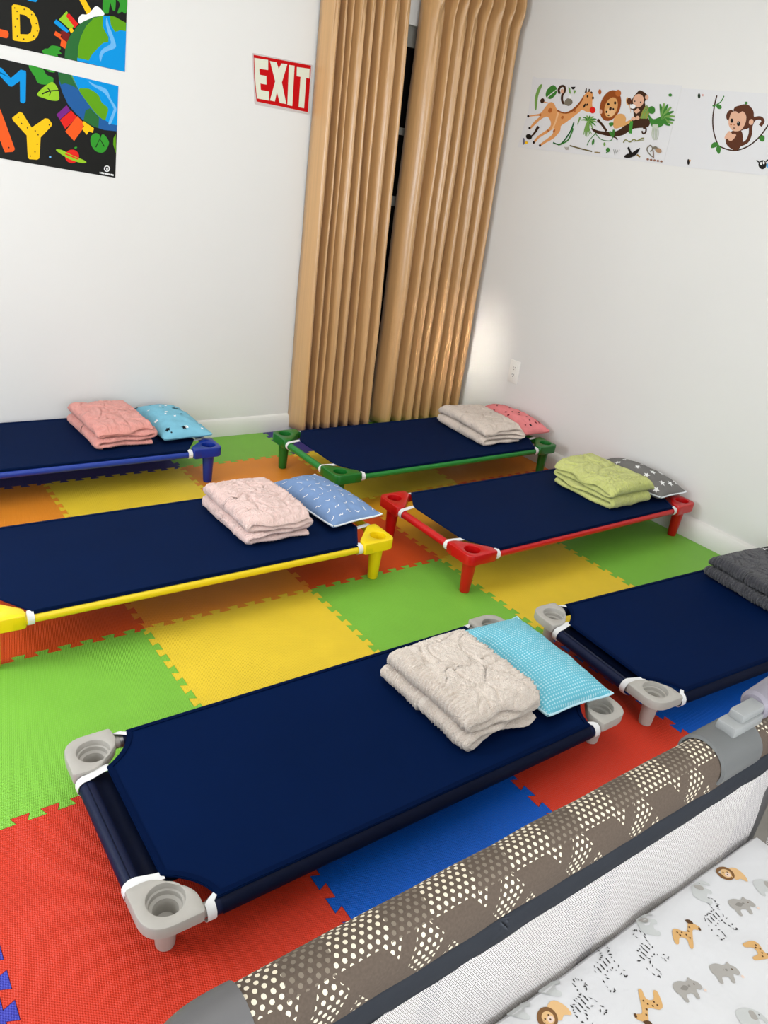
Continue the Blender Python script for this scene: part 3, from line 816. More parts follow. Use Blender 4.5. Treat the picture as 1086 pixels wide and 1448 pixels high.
A.poly(LG, [(605, 690), (640, 678), (690, 684), (755, 730), (780, 785), (828, 830), (820, 880), (800, 922), (735, 870), (660, 775)], True)
A.poly(LB, [(680, 625), (730, 650), (815, 685), (850, 760), (892, 830), (880, 880), (852, 948), (832, 945), (868, 850), (868, 825), (805, 720), (720, 665)], True)
A.poly(PUR, [(432, 880), (510, 808), (540, 848), (458, 918)])
A.poly(RD, [(460, 922), (545, 848), (590, 900), (500, 990)]); A.poly(OR, [(500, 1010), (592, 890), (648, 950), (628, 1000), (568, 1082)])
A.poly(YE_, [(628, 990), (645, 970), (632, 945), (642, 930), (720, 985), (712, 1020), (682, 1008), (665, 1035)])
A.poly(GRN, [(700, 1045), (735, 1022), (765, 1040), (766, 1082), (780, 1035), (805, 1040), (835, 1088), (825, 1130), (800, 1165), (765, 1172), (722, 1150), (695, 1098)], True)
A.line(PB, [(735, 1130), (765, 1065), (800, 1125)], 4, False)
A.poly(LG, [(888, 1030), (870, 1060), (868, 1110), (890, 1180)], False)
A.ell(RD, 552, 1200, 54, 52); A.poly(LIME, [(428, 1150), (470, 1150), (560, 1195), (640, 1228), (662, 1248), (620, 1250), (540, 1225), (470, 1185)], True); A.line(RD, [(500, 1180), (600, 1222)], 5, False)
A.ell(GRN, 580, 1133, 11, 7, -.3); A.ell(LB, 384, 1205, 9, 8)
A.ell(WH, 820, 1295, 23, 24); A.ell(PB, 820, 1295, 16, 17); A.ell(WH, 822, 1297, 9, 11); A.ell(PB, 822, 1298, 5, 6)
for i, w in enumerate((8, 11, 9, 12, 8, 10, 9, 12, 10)): A.poly(WH, [(764+i*12, 1318+i*2.3), (764+i*12+w, 1318+i*2.3+2), (764+i*12+w, 1333+i*2.3), (764+i*12, 1330+i*2.3)])
A.done('poster', 'black poster with a yellow Y and half globe under the other poster', 'poster', 'black earth day posters')
# poster, upper: letters LD
A = Art(1, YB, 0, 0, 5.43)
A.sheet(PB, [(-190, 296), (0, 340), (958, 552), (975, 0), (982, -150), (-190, -410)])
A.poly(OR, [(-120, 190), (0, 222), (58, 238), (66, 255), (64, 285), (48, 294), (0, 282), (-120, 255)])
A.poly(YE_, [(90, 45), (105, 33), (150, 40), (210, 58), (255, 92), (288, 150), (302, 225), (290, 275), (262, 308), (205, 325), (110, 312), (97, 300)])
A.poly(PB, [(150, 108), (190, 116), (228, 145), (245, 205), (238, 245), (215, 264), (154, 262)])
for x, y in ((185, 72), (242, 112), (278, 180), (286, 238), (258, 278), (182, 300), (132, 278), (116, 205), (131, 146), (130, 88), (112, 62)): A.ell(PB, x, y, 5, 6)
A.poly(BL, [(190, -60), (288, -40), (286, 5), (275, 16), (228, 8), (208, 0)])
A.poly(YE_, [(590, -40), (640, -30), (700, 78), (700, 100), (668, 112), (612, 5)])
A.poly(GRN, [(795, -20), (850, -20), (838, 60), (832, 100), (808, 104), (788, 92)], True); A.poly(GRN, [(845, -20), (885, -20), (884, 70), (868, 82), (852, 40)], True); A.poly(GRN, [(890, -20), (972, -20), (968, 98), (935, 90), (910, 104), (902, 92), (920, 30)], True)
A.poly(WH, [(598, 150), (625, 112), (660, 112), (690, 95), (735, 48), (775, 72), (800, 112), (745, 135), (650, 160), (612, 182)], True)
A.poly(RD, [(495, 122), (530, 103), (602, 185), (572, 216)]); A.poly(LIME, [(452, 150), (510, 85), (522, 100), (505, 122), (568, 205), (535, 225), (520, 212)])
A.poly(BL, [(412, 175), (430, 148), (470, 180), (532, 240), (508, 254)]); A.poly(YE_, [(528, 225), (552, 213), (568, 240), (545, 256)]); A.poly(DR, [(462, 240), (490, 236), (536, 262), (520, 322), (480, 306)])
A.poly(OR, [(425, 238), (470, 265), (462, 285), (512, 325), (502, 376), (462, 350), (470, 305), (414, 268)])
A.poly(GRN, [(322, 392), (345, 374), (370, 372), (395, 350), (440, 355), (466, 370), (455, 392), (472, 412), (440, 418), (442, 434), (380, 424), (338, 412)], True)
A.poly(DG, [(495, 446), (500, 370), (515, 320), (545, 262), (590, 205), (640, 165), (720, 130), (800, 119), (880, 128), (970, 178), (958, 552)])
A.poly(LG, [(595, 455), (600, 360), (620, 280), (660, 200), (720, 138), (800, 119), (880, 128), (970, 178), (965, 350), (760, 500)])
A.poly(BL, [(592, 444), (680, 465), (705, 420), (750, 370), (790, 330), (830, 325), (832, 285), (800, 230), (788, 200), (792, 124), (840, 122), (850, 195), (882, 246), (905, 236), (912, 205), (970, 178), (958, 552), (592, 468)])
A.poly(LG, [(895, 245), (912, 205), (968, 176), (966, 240), (920, 232)])
A.poly(LB, [(820, 135), (835, 195), (862, 262), (888, 340), (880, 370), (820, 395), (790, 418), (772, 472), (762, 425), (785, 378), (838, 345), (850, 320), (828, 250), (812, 180)], True)
A.done('poster', 'black poster with a yellow D and half globe above the other poster', 'poster', 'black earth day posters')
# EXIT sign
A = Art(1, YB, 330, 50, 4.022, step=.00006)
A.sheet(ink(208, 196, 193), [(106, 102), (112, 100), (446, 168), (448, 174), (431, 444), (424, 449), (126, 392), (120, 384)], .003)
A.poly(ink(196, 6, 12), [(113, 110), (440, 172), (422, 437), (130, 376), (117, 250)])
CR = ink(226, 228, 208)
A.poly(CR, [(117, 128), (196, 140), (196, 197), (146, 190), (148, 224), (186, 232), (187, 280), (152, 274), (154, 310), (202, 320), (200, 371), (132, 358), (122, 250)])
A.poly(CR, [(206, 146), (243, 153), (256, 190), (272, 160), (305, 164), (274, 268), (299, 390), (262, 384), (246, 322), (234, 376), (206, 370), (236, 262)])
A.poly(CR, [(314, 168), (346, 173), (333, 402), (305, 396)])
A.poly(CR, [(359, 180), (432, 190), (430, 246), (412, 242), (400, 414), (369, 408), (380, 236), (358, 232)])
A.done('exit_sign', 'red and cream EXIT sign on the back wall beside the curtain', 'sign')
# jungle wall decals
PAP = ink(226, 226, 228, .55); GI = ink(226, 158, 98); BR = ink(92, 52, 34); DKB = ink(66, 42, 28); PE = ink(226, 178, 150); MN = ink(150, 78, 34); TN = ink(222, 166, 104); LF = ink(64, 128, 52); LF2 = ink(120, 162, 84); BK = ink(30, 26, 24); GY = ink(128, 120, 104); SP = ink(186, 104, 50)
A = Art(0, XR, 720, 95, 5.43)
A.sheet(PAP, [(180, 80), (1330, 140), (1185, 745), (65, 614), (150, 330)])
A.line(PAP, [(180, 84), (225, 100)], 14, False)
A.poly(GI, [(330, 268), (352, 290), (372, 330), (430, 348), (490, 320), (540, 270), (572, 222), (600, 190), (630, 188), (646, 215), (640, 262), (640, 300), (655, 318), (640, 345), (590, 342), (562, 326), (540, 345), (490, 385), (430, 430), (398, 452), (392, 490), (345, 545), (285, 580), (240, 608), (228, 600), (262, 572), (330, 520), (350, 470), (330, 478), (300, 502), (230, 545), (195, 588), (182, 580), (222, 528), (296, 478), (322, 440), (312, 400), (286, 380), (232, 410), (172, 470), (156, 468), (200, 410), (240, 374), (160, 380), (150, 372), (232, 358), (262, 330), (300, 280)], True, 2)
A.poly(MN, [(372, 328), (430, 348), (492, 318), (545, 262), (575, 215), (560, 262), (505, 330), (440, 358), (380, 345)], True, 3)
A.line(GI, [(300, 275), (272, 268), (255, 262)], 4); A.ell(DKB, 256, 258, 16, 20, .3)
for x, y, rx, ry in ((316, 332, 15, 19), (410, 386, 10, 13), (505, 338, 7, 8), (240, 368, 8, 10), (300, 488, 10, 7), (346, 490, 8, 14)): A.ell(SP, x, y, rx, ry, .4)
A.ell(RD, 642, 330, 23, 25); A.ell(BK, 603, 224, 7, 9); A.ell(BK, 580, 296, 7, 18, .5); A.ell(BK, 600, 288, 6, 10, .4)
A.poly(DKB, [(580, 198), (592, 158), (598, 165), (598, 194)]); A.line(DKB, [(612, 190), (618, 168)], 5, False); A.line(DKB, [(630, 200), (638, 190)], 7, False); A.ell(DKB, 645, 236, 8, 11)
for x, y in ((148, 377), (158, 468), (190, 578), (238, 602)): A.ell(BK, x, y, 9, 10)
A.poly(ink(240, 190, 140), [(372, 345), (382, 360), (360, 430), (336, 480), (325, 478), (352, 420)], True, 3)
A.poly(LF2, [(240, 135), (256, 140), (225, 220), (212, 322), (200, 320), (198, 240), (218, 170)], True, 3)
A.poly(LF, [(300, 165), (340, 138), (368, 165), (360, 210), (320, 245), (285, 228), (284, 195)], True, 3)
for a in range(5): A.line(PAP, [(296+a*14, 232-a*12), (312+a*13, 214-a*10)], 3, False)
A.line(DKB, [(390, 205), (382, 175), (400, 148), (425, 150), (428, 185), (410, 215), (408, 255), (422, 284)], 9); A.ell(PE, 408, 185, 12, 18)
A.poly(GY, [(425, 284), (432, 255), (455, 238), (480, 248), (488, 275), (462, 298), (440, 292)], True); A.poly(WH, [(455, 240), (465, 215), (480, 222), (478, 245)])
A.poly(LF2, [(456, 152), (470, 160), (476, 205), (462, 200)]); A.poly(BK, [(476, 152), (512, 150), (500, 172), (485, 170)]); A.poly(LF2, [(495, 175), (518, 180), (498, 214)])
A.ell(SP, 698, 190, 12, 20)
for k in range(11):
    a = -2.9+k*.5; A.line(LF if k % 2 else LF2, [(615, 412), (615+38*cos(a), 412+34*sin(a)), (615+62*cos(a), 418+(60 if sin(a) > 0 else 46)*sin(a))], 9, True, True)
for k in range(6): A.line(LF2, [(612, 415), (600+k*6-15, 470), (575+k*12, 535-abs(k-2)*8)], 7, True, True)
A.poly(DKB, [(632, 468), (690, 488), (752, 495), (830, 490), (900, 440), (950, 400), (1068, 392), (1072, 458), (960, 472), (880, 520), (800, 535), (720, 520), (660, 502)], True, 3)
A.line(DKB, [(750, 492), (722, 450), (690, 412)], 9, True); A.ell(DKB, 688, 412, 11, 15); A.line(DKB, [(800, 535), (825, 545), (832, 560)], 5); A.line(DKB, [(1030, 470), (1052, 470), (1050, 500), (1030, 510), (1022, 490)], 6)
A.line(LF, [(660, 505), (710, 555), (780, 565), (800, 530)], 3); A.line(LF, [(670, 505), (620, 560), (600, 600)], 3)
A.ell(MN, 780, 295, 78, 122, .32); A.ell(SP, 840, 200, 22, 26); A.ell(TN, 785, 310, 48, 80, .32); A.ell(ink(236, 190, 140), 780, 345, 32, 34, .3)
A.ell(BK, 764, 285, 10, 9); A.ell(BK, 816, 275, 9, 12); A.ell(DKB, 780, 320, 10, 14, .3); A.ell(BK, 750, 344, 7, 9); A.ell(BK, 802, 322, 7, 8); A.ell(BK, 766, 370, 8, 5)
A.ell(PE, 706, 342, 11, 18)
A.poly(TN, [(808, 470), (806, 400), (835, 362), (880, 362), (900, 395), (898, 420), (945, 398), (940, 420), (880, 455)], True, 3)
A.poly(LF, [(768, 430), (800, 425), (802, 445), (780, 455)], True); A.line(LF, [(775, 495), (800, 530), (805, 480)], 8)
A.line(ink(70, 150, 60), [(942, 415), (936, 470), (932, 510)], 12, False)
A.poly(TN, [(935, 350), (925, 300), (905, 285), (900, 250), (915, 235), (935, 330)], True)
A.poly(DKB, [(945, 250), (985, 195), (1010, 178), (1055, 205), (1072, 235), (1045, 262), (1048, 300), (1035, 350), (1010, 390), (965, 395), (955, 330), (935, 320)], True, 3); A.ell(BR, 925, 262, 18, 26)
A.ell(PE, 995, 258, 42, 52, .2); A.ell(BK, 968, 262, 5, 6); A.ell(BK, 1012, 270, 5, 6); A.ell(WH, 952, 302, 22, 18); A.ell(PE, 1060, 232, 14, 18)
A.line(PE, [(970, 350), (1000, 325)], 14, False); A.ell(PE, 958, 395, 18, 14); A.ell(PE, 990, 390, 14, 16)
for k in range(5): A.line(LF2 if k % 2 else ink(150, 150, 70), [(1015+k*10, 395), (1030+k*12, 340), (1060+k*5, 290+k*6)], 8, True, True)
A.ell(LF, 1098, 330, 26, 30)
A.poly(LF, [(1070, 360), (1110, 400), (1170, 380), (1200, 400), (1180, 450), (1120, 470), (1090, 440)], True)
for k in range(9):
    a = -1.9+k*.36; A.line(LF if k % 2 == 0 else LF2, [(1185, 400), (1185+45*cos(a), 385+60*sin(a)), (1190+85*cos(a), 390+125*sin(a)*(.9 if sin(a) < 0 else .55))], 17, True, True)
A.ell(LF, 1240, 215, 14, 12)
for k in range(5): A.line(ink(196, 204, 186), [(1110+k*8, 440), (1100+k*12, 520), (1112+k*6, 560)], 5, True, True)
A.line(ink(30, 96, 48), [(500, 425), (470, 500), (400, 590), (340, 580)], 5); A.line(LF, [(495, 470), (455, 560), (380, 600)], 5); A.line(LF2, [(548, 385), (528, 440)], 7, True, True)
A.line(DKB, [(228, 455), (195, 510), (158, 545)], 11, True, True); A.ell(BK, 155, 535, 24, 20, .5); A.ell(YE_, 135, 580, 12, 10); A.ell(ink(110, 110, 130), 115, 570, 8, 26)
A.line(ink(110, 96, 60), [(468, 602), (560, 628), (640, 648)], 5, False); A.ell(ink(150, 130, 90), 680, 655, 24, 5, .1); A.ell(PAP, 690, 640, 15, 12)
for k in range(4): A.line(ink(160, 150, 130), [(430+k*9, 612), (440+k*7, 635)], 2, False)
A.ell(LF, 648, 575, 9, 24, .2); A.ell(LF2, 735, 592, 8, 14); A.ell(LF, 762, 636, 15, 18); A.line(LF, [(755, 650), (748, 662)], 3, False)
A.line(ink(132, 132, 70), [(880, 580), (898, 558), (930, 575), (960, 555), (985, 566), (1020, 548), (1040, 545)], 4); A.line(ink(132, 132, 70), [(960, 570), (1000, 562), (1040, 560)], 2.5)
A.poly(BK, [(885, 690), (905, 668), (925, 660), (912, 622), (925, 615), (945, 655), (965, 645), (1008, 620), (985, 665), (950, 690), (915, 698)], True, 3); A.line(ink(150, 120, 50), [(985, 672), (1008, 690)], 6, False)
for k in range(4): A.line(ink(150, 150, 145), [(805+k*14, 632), (815+k*12, 675-k*12)], 2, False)
A.line(GY, [(1105, 690), (1075, 660), (1062, 625), (1090, 600), (1105, 630), (1085, 648)], 4); A.line(ink(130, 92, 72), [(1110, 640), (1112, 700)], 4, False); A.ell(ink(176, 140, 110), 1150, 640, 26, 18, .4); A.ell(GY, 1125, 620, 18, 12)
for k in range(5): A.ell(ink(150, 104, 84), 1068+k*26, 708+k*4, 10, 8)
A.done('wall_decal', 'white jungle decal sheet with giraffe, lion and branch next to the curtain', 'wall decal', 'jungle decal sheets on the right wall')
A = Art(0, XR, 880, 110, 5.272)
A.sheet(PAP, [(446, 78), (1086, 118), (1700, 158), (1580, 800), (1086, 730), (306, 650)])
A.line(DKB, [(706, 132), (690, 200), (676, 300), (682, 400), (710, 490), (735, 515), (800, 538), (860, 540), (940, 510), (1010, 455), (1060, 395), (1110, 320)], 5)
A.line(LF, [(760, 135), (735, 180), (690, 208)], 4); A.ell(LF, 722, 216, 22, 17, .6); A.ell(LF, 684, 210, 12, 6)
A.poly(LF, [(660, 520), (672, 490), (695, 480), (720, 492), (700, 515), (675, 524)], True); A.poly(LF, [(720, 500), (736, 530), (724, 568), (702, 545), (704, 515)], True); A.poly(LF, [(1020, 450), (1042, 428), (1062, 440), (1058, 472), (1035, 474)], True)
A.line(BR, [(880, 500), (930, 475), (955, 420), (960, 360), (985, 310), (1030, 300), (1050, 325), (1028, 358)], 13)
A.poly(BR, [(800, 420), (825, 395), (885, 395), (900, 440), (895, 490), (862, 538), (825, 536), (780, 500), (772, 455)], True)
A.line(PE, [(808, 405), (782, 435), (776, 455)], 14); A.poly(PE, [(805, 425), (842, 418), (848, 435), (815, 470), (790, 460)], True)
A.ell(BR, 905, 295, 78, 92); A.ell(BR, 805, 280, 28, 42, .3); A.poly(BR, [(830, 240), (880, 205), (935, 200), (975, 240), (980, 290), (950, 350), (900, 390), (860, 380)], True)
A.poly(PE, [(800, 300), (815, 260), (848, 250), (870, 265), (900, 250), (925, 285), (918, 340), (885, 390), (835, 398), (802, 370), (792, 330)], True)
A.ell(PE, 962, 330, 17, 22, .3); A.ell(BK, 818, 320, 11, 16); A.ell(BK, 868, 342, 13, 18); A.ell(WH, 864, 334, 4, 5); A.ell(SP, 812, 348, 8, 6); A.ell(DKB, 835, 375, 10, 4); A.ell(SP, 835, 352, 5, 4); A.ell(LF, 925, 188, 12, 10)
A.ell(BK, 1046, 648, 30, 34); A.ell(WH, 1036, 640, 7, 12); A.ell(WH, 1056, 634, 7, 12); A.line(BK, [(1020, 630), (1002, 615)], 5, False); A.line(BK, [(1070, 625), (1090, 612)], 5, False); A.ell(LB, 1088, 655, 14, 16)
A.ell(ink(40, 60, 40), 574, 136, 10, 20); A.ell(ink(220, 160, 150), 602, 130, 5, 9); A.ell(BK, 494, 628, 9, 22); A.ell(TN, 506, 618, 6, 8)
A.ell(GRN, 1180, 300, 40, 60); A.ell(BR, 1250, 420, 60, 70)
A.done('wall_decal', 'white decal sheet with one monkey sitting on a vine', 'wall decal', 'jungle decal sheets on the right wall')

# ------------------------------------------------------------------ outlet
oc = at(727.5, 525.5, 0, XR)
out = thing('wall_outlet', 'white duplex power outlet on the right wall near the curtain', 'outlet', (XR, oc.y, oc.z))
OUTW = flat('outlet_white', (236, 234, 228), .4, .4); SLOT = flat('slot_dark', (60, 56, 52), .6)
bm = bmesh.new(); box(bm, (-.006, -.040, -.064), (-.0002, .040, .064), bev=.0025); mesh_obj('cover_plate', bm, OUTW, out)
for s in (-1, 1):
    bm = bmesh.new(); pr = round_poly([(-.017, -.014), (.017, -.014), (.017, .014), (-.017, .014)], [.010]*4, 5)
    a = [bm.verts.new((-.0055, y, z+s*.020)) for y, z in pr]; b2 = [bm.verts.new((-.0085, y, z+s*.020)) for y, z in pr]
    bm.faces.new(a); bm.faces.new(b2)
    for i in range(len(pr)): bm.faces.new((a[i], a[(i+1) % len(pr)], b2[(i+1) % len(pr)], b2[i]))
    rc = mesh_obj('receptacle', bm, OUTW, out)
    bm = bmesh.new()
    for y in (-.0065, .0065): box(bm, (-.0090, y-.0013, s*.020), (-.0083, y+.0013, s*.020+.008))
    tube(bm, [(-.0083, 0, s*.020-.007), (-.0090, 0, s*.020-.007)], .0026, 12)
    mesh_obj('slot', bm, SLOT, rc)

# ------------------------------------------------------------------ playpen
PX0, PX1, PY0, PY1, RZ, RR = .042, 1.105, -1.030, -1.745, .700, .033
pen = thing('playpen', 'brown and grey baby playpen with white mesh and animal sheet', 'playpen', ((PX0+PX1)/2, (PY0+PY1)/2, FZ))
def L(p): return Vector((p[0]-(PX0+PX1)/2, p[1]-(PY0+PY1)/2, p[2]-FZ))
# dotted rail cloth
DOT, g, b = newmat('brown_dotted_cloth')
(u, v, _), _v = coords(g, 'UV')
cell_u = u/.0098 + (v*3.2/.0098*.0); row = (v/.0078).floor(); fu = (u/.0098 + row*.5 + (v*40).sin()*.25).frac()-.5; fv = (v/.0078).frac()-.5
dot = (fu*fu*2.7 + fv*fv*1.5).lt(.17)
saw = (u/.118 + v*1.6).frac()
up = v.lt(.058)
bandA = saw.lt(.56)
tri = ((u/.118 - v*6.5).frac()).lt(.50)
tri2 = ((u/.059 + v*9).frac()).lt(.66)
strong = up*bandA + (up*-1+1)*tri*tri2
fine = (up)*(bandA*-1+1)*((u/.118+v*1.6+.44).frac().lt(.56))*.15
amt = dot*(strong + fine)
nz_ = noise_tex(g, _v, 300, 2)
base = mixc(g, nz_, lin((76, 66, 58)), lin((98, 86, 76)))
g.links.new(mixc(g, amt, base, lin((216, 206, 184))), b.inputs['Base Color'])
b.inputs['Roughness'].default_value = .85; b.inputs['Specular IOR Level'].default_value = .2
bump(g, b, dot*strong*.5 + noise_tex(g, _v, 40, 2)*.6, .35, .003)
TRIMG = flat('grey_binding', (64, 68, 76), .75, .25, bmp=.3, bscale=60, bdist=.003)
PGREY = flat('playpen_grey_plastic', (94, 93, 94), .42, .4)
PGREY2 = flat('playpen_light_grey_plastic', (140, 142, 142), .35, .45)
ROLL = flat('purple_grey_tube', (126, 122, 132), .45, .4)
# white net
MESHM, g, b = newmat('white_net')
(u, v, _), _v = coords(g, 'UV')
pu = ((u+v*.5)/.0042).frac()-.5; pv = (v/.0036).frac()-.5
holem = (pu*pu + pv*pv).lt(.105)
tr = g.nodes.new('ShaderNodeBsdfTransparent'); mx = g.nodes.new('ShaderNodeMixShader')
b.inputs['Base Color'].default_value = lin((214, 210, 209)); b.inputs['Roughness'].default_value = .8
om = g.nodes['Material Output']
g.links.new(holem.s, mx.inputs[0]); g.links.new(b.outputs[0], mx.inputs[1]); g.links.new(tr.outputs[0], mx.inputs[2]); g.links.new(mx.outputs[0], om.inputs[0])
def strip(bm, rows, us, vs, mi=0):
    """grid with metre UVs; rows[i][j]"""
    uv = bm.loops.layers.uv.verify()
    V = [[bm.verts.new(p) for p in r] for r in rows]
    for i in range(len(V)-1):
        for j in range(len(V[0])-1):
            f = bm.faces.new((V[i][j], V[i+1][j], V[i+1][j+1], V[i][j+1])); f.material_index = mi
            for l, (a, c) in zip(f.loops, ((i, j), (i+1, j), (i+1, j+1), (i, j+1))): l[uv].uv = (us[a], vs[c])
def rail_prof():
    """(out, z): out>0 away from the pen; from outer underside over the top down the inner side"""
    P = [(RR*.98, RZ-.050), (RR*1.02, RZ-.02)]
    for k in range(13):
        a = -.1 + (pi+.1)*k/12; P.append((RR*cos(a), RZ+RR*sin(a)))
    P += [(-RR*1.0, RZ-.012), (-RR*.98, RZ-.024)]
    return P
RP = rail_prof()
def arc(P):
    s = [0]
    for a, b2 in zip(P, P[1:]): s.append(s[-1]+sqrt((a[0]-b2[0])**2+(a[1]-b2[1])**2))
    return s
RVS = arc(RP); RVS = [x-RVS[4] for x in RVS]
sides = [((PX0+.055, PY0), (PX1-.055, PY0), (0, 1)), ((PX0+.055, PY1), (PX1-.055, PY1), (0, -1)), ((PX0, PY1+.055), (PX0, PY0-.055), (-1, 0)), ((PX1, PY1+.055), (PX1, PY0-.055), (1, 0))]
for si, (p, q, o) in enumerate(sides):
    p, q, o = Vector(p), Vector(q), Vector(o); n = 60; ln = (q-p).length
    us = [ln*i/n for i in range(n+1)]
    bm = bmesh.new(); rows = []
    for i in range(n+1):
        c = p + (q-p)*(i/n); r = []
        for k, (d, z) in enumerate(RP):
            wv = .0016*noise.noise(Vector((us[i]*11, k*.6, si)))
            xy = c + o*(d+wv*(1 if d > 0 else -1)); r.append(L((xy.x, xy.y, z+wv*.6)))
        rows.append(r)
    strip(bm, rows, us, RVS); mesh_obj('rail_cover', bm, DOT, pen, angle=180)
    # grey binding
    TP = [(-RR*.96, RZ-.020), (-RR*1.05, RZ-.024), (-RR*1.08, RZ-.045), (-RR*1.0, RZ-.064), (-RR*.92, RZ-.066)]
    bm = bmesh.new(); rows = []
    for i in range(n+1):
        c = p + (q-p)*(i/n); wv = .0025*noise.noise(Vector((us[i]*14, 3, si)))
        rows.append([L(((c+o*(d-wv)).x, (c+o*(d-wv)).y, z+wv)) for d, z in TP])
    strip(bm, rows, us, arc(TP)); bmesh.ops.solidify(bm, geom=bm.faces[:], thickness=.002); mesh_obj('binding', bm, TRIMG, pen, angle=60)
    # net wall
    zs = [RZ-.060-.50*k/14 for k in range(15)]
    bm = bmesh.new(); rows = []
    for i in range(n+1):
        c = p + (q-p)*(i/n)
        rows.append([L(((c-o*(RR*.95+.004*sin(k/14*pi)+.007*noise.noise(Vector((us[i]*3+k*.22, us[i]*9-k*.35, si))))).x, (c-o*(RR*.95+.004*sin(k/14*pi)+.007*noise.noise(Vector((us[i]*3+k*.22, us[i]*9-k*.35, si))))).y, z)) for k, z in enumerate(zs)])
    strip(bm, rows, us, [.5*k/14 for k in range(15)]); mesh_obj('net_wall', bm, MESHM, pen, angle=180)
    # inner tube that the cloth wraps
    bm = bmesh.new(); tube(bm, [L((p.x, p.y, RZ)), L((q.x, q.y, RZ))], RR*.8, 16); mesh_obj('rail_tube', bm, PGREY, pen)
# webbing straps behind the front net
for x in (.345, .66):
    bm = bmesh.new(); box(bm, L((x-.014, PY0+.012-RR, .32)), L((x+.014, PY0+.014-RR, RZ-.05))); mesh_obj('webbing_strap', bm, TRIMG, pen, smooth=False)
# corner joints and legs
for cx, cy, dx, dy in ((PX0, PY0, 1, -1), (PX1, PY0, -1, -1), (PX0, PY1, 1, 1), (PX1, PY1, -1, 1)):
    bm = bmesh.new()
    pts = [L((cx+dx*.075, cy, RZ)), L((cx+dx*.052, cy, RZ)), L((cx+dx*.030, cy+dy*.002, RZ-.001)), L((cx+dx*.012, cy+dy*.010, RZ-.003)), L((cx+dx*.002, cy+dy*.028, RZ-.002)), L((cx, cy+dy*.052, RZ)), L((cx, cy+dy*.075, RZ))]
    tube(bm, [Vector(t) for t in spline([tuple(x) for x in pts], False, 4)], RR+.004, 22)
    cj = mesh_obj('corner_joint', bm, PGREY, pen, angle=60)
    bm = bmesh.new(); tube(bm, [L((cx+dx*.012, cy+dy*.012, RZ-.01)), L((cx+dx*.012, cy+dy*.012, .05)), L((cx+dx*.008, cy+dy*.008, FZ))], [.016, .016, .02], 16); mesh_obj('leg', bm, PGREY, pen)
# base frame and mattress
bm = bmesh.new(); box(bm, L((PX0+.05, PY1+.05, .445)), L((PX1-.05, PY0-.045, .462)), bev=.004); mesh_obj('support_board', bm, TRIMG, pen)
MX0, MX1, MY0, MY1, MZ = PX0+.048, PX1-.046, PY0-.036, PY1+.045, .490
def msurf(x, y):
    ex = min(x-MX0, MX1-x); ey = min(y-MY1, MY0-y); e = max(0, min(ex, ey, .022))/.022
    z = MZ - .026*(1-sqrt(max(0, 1-(1-e)**2))) + .004*noise.noise(Vector((x*5, y*5, 1))) + .0022*noise.noise(Vector((x*14+y*9, y*6, 4)))
    return Vector((x, y, z))
SHEET = flat('white_cotton_sheet', (208, 208, 209), .85, .1, bmp=.3, bscale=30, bdist=.004)
bm = bmesh.new(); nx, ny = 90, 60
W = [[bm.verts.new(L(msurf(MX0+(MX1-MX0)*i/nx, MY1+(MY0-MY1)*j/ny))) for i in range(nx+1)] for j in range(ny+1)]
for j in range(ny):
    for i in range(nx): bm.faces.new((W[j][i], W[j][i+1], W[j+1][i+1], W[j+1][i]))
ring = [W[0][i] for i in range(nx)] + [W[j][nx] for j in range(ny)] + [W[ny][i] for i in range(nx, 0, -1)] + [W[j][0] for j in range(ny, 0, -1)]
low = [bm.verts.new((q.co.x, q.co.y, .4625-FZ)) for q in ring]
for k in range(len(ring)): bm.faces.new((ring[k], low[k], low[(k+1) % len(ring)], ring[(k+1) % len(ring)]))
bm.faces.new(low); bmesh.ops.recalc_face_normals(bm, faces=bm.faces[:])
mats = [SHEET]; lay = [.0006, .00006]
def sprint(m, pts, curve=True):
    if m not in mats: mats.append(m)
    lay[0] += lay[1]
    if curve: pts = spline(pts, True, 3)
    pts = [(min(max(x, MX0+.004), MX1-.004), min(max(y, MY1+.004), MY0-.004)) for x, y in pts]
    vs = [bm.verts.new(L(msurf(x, y)) + Vector((0, 0, lay[0]))) for x, y in pts]
    f = bm.faces.new(vs); f.material_index = mats.index(m); f.normal_update()
    if f.normal.z < 0: f.normal_flip()
    bmesh.ops.triangulate(bm, faces=[f])
GIR = ink(214, 170, 112, .8); GSP = ink(92, 66, 44, .8); RHI = ink(168, 164, 158, .8); RHD = ink(140, 136, 130, .8); ELE = ink(196, 198, 196, .8); LMN = ink(128, 92, 58, .8); LBD = ink(222, 182, 130, .8); ZB = ink(70, 68, 68, .8); PKS = ink(230, 206, 190, .8)
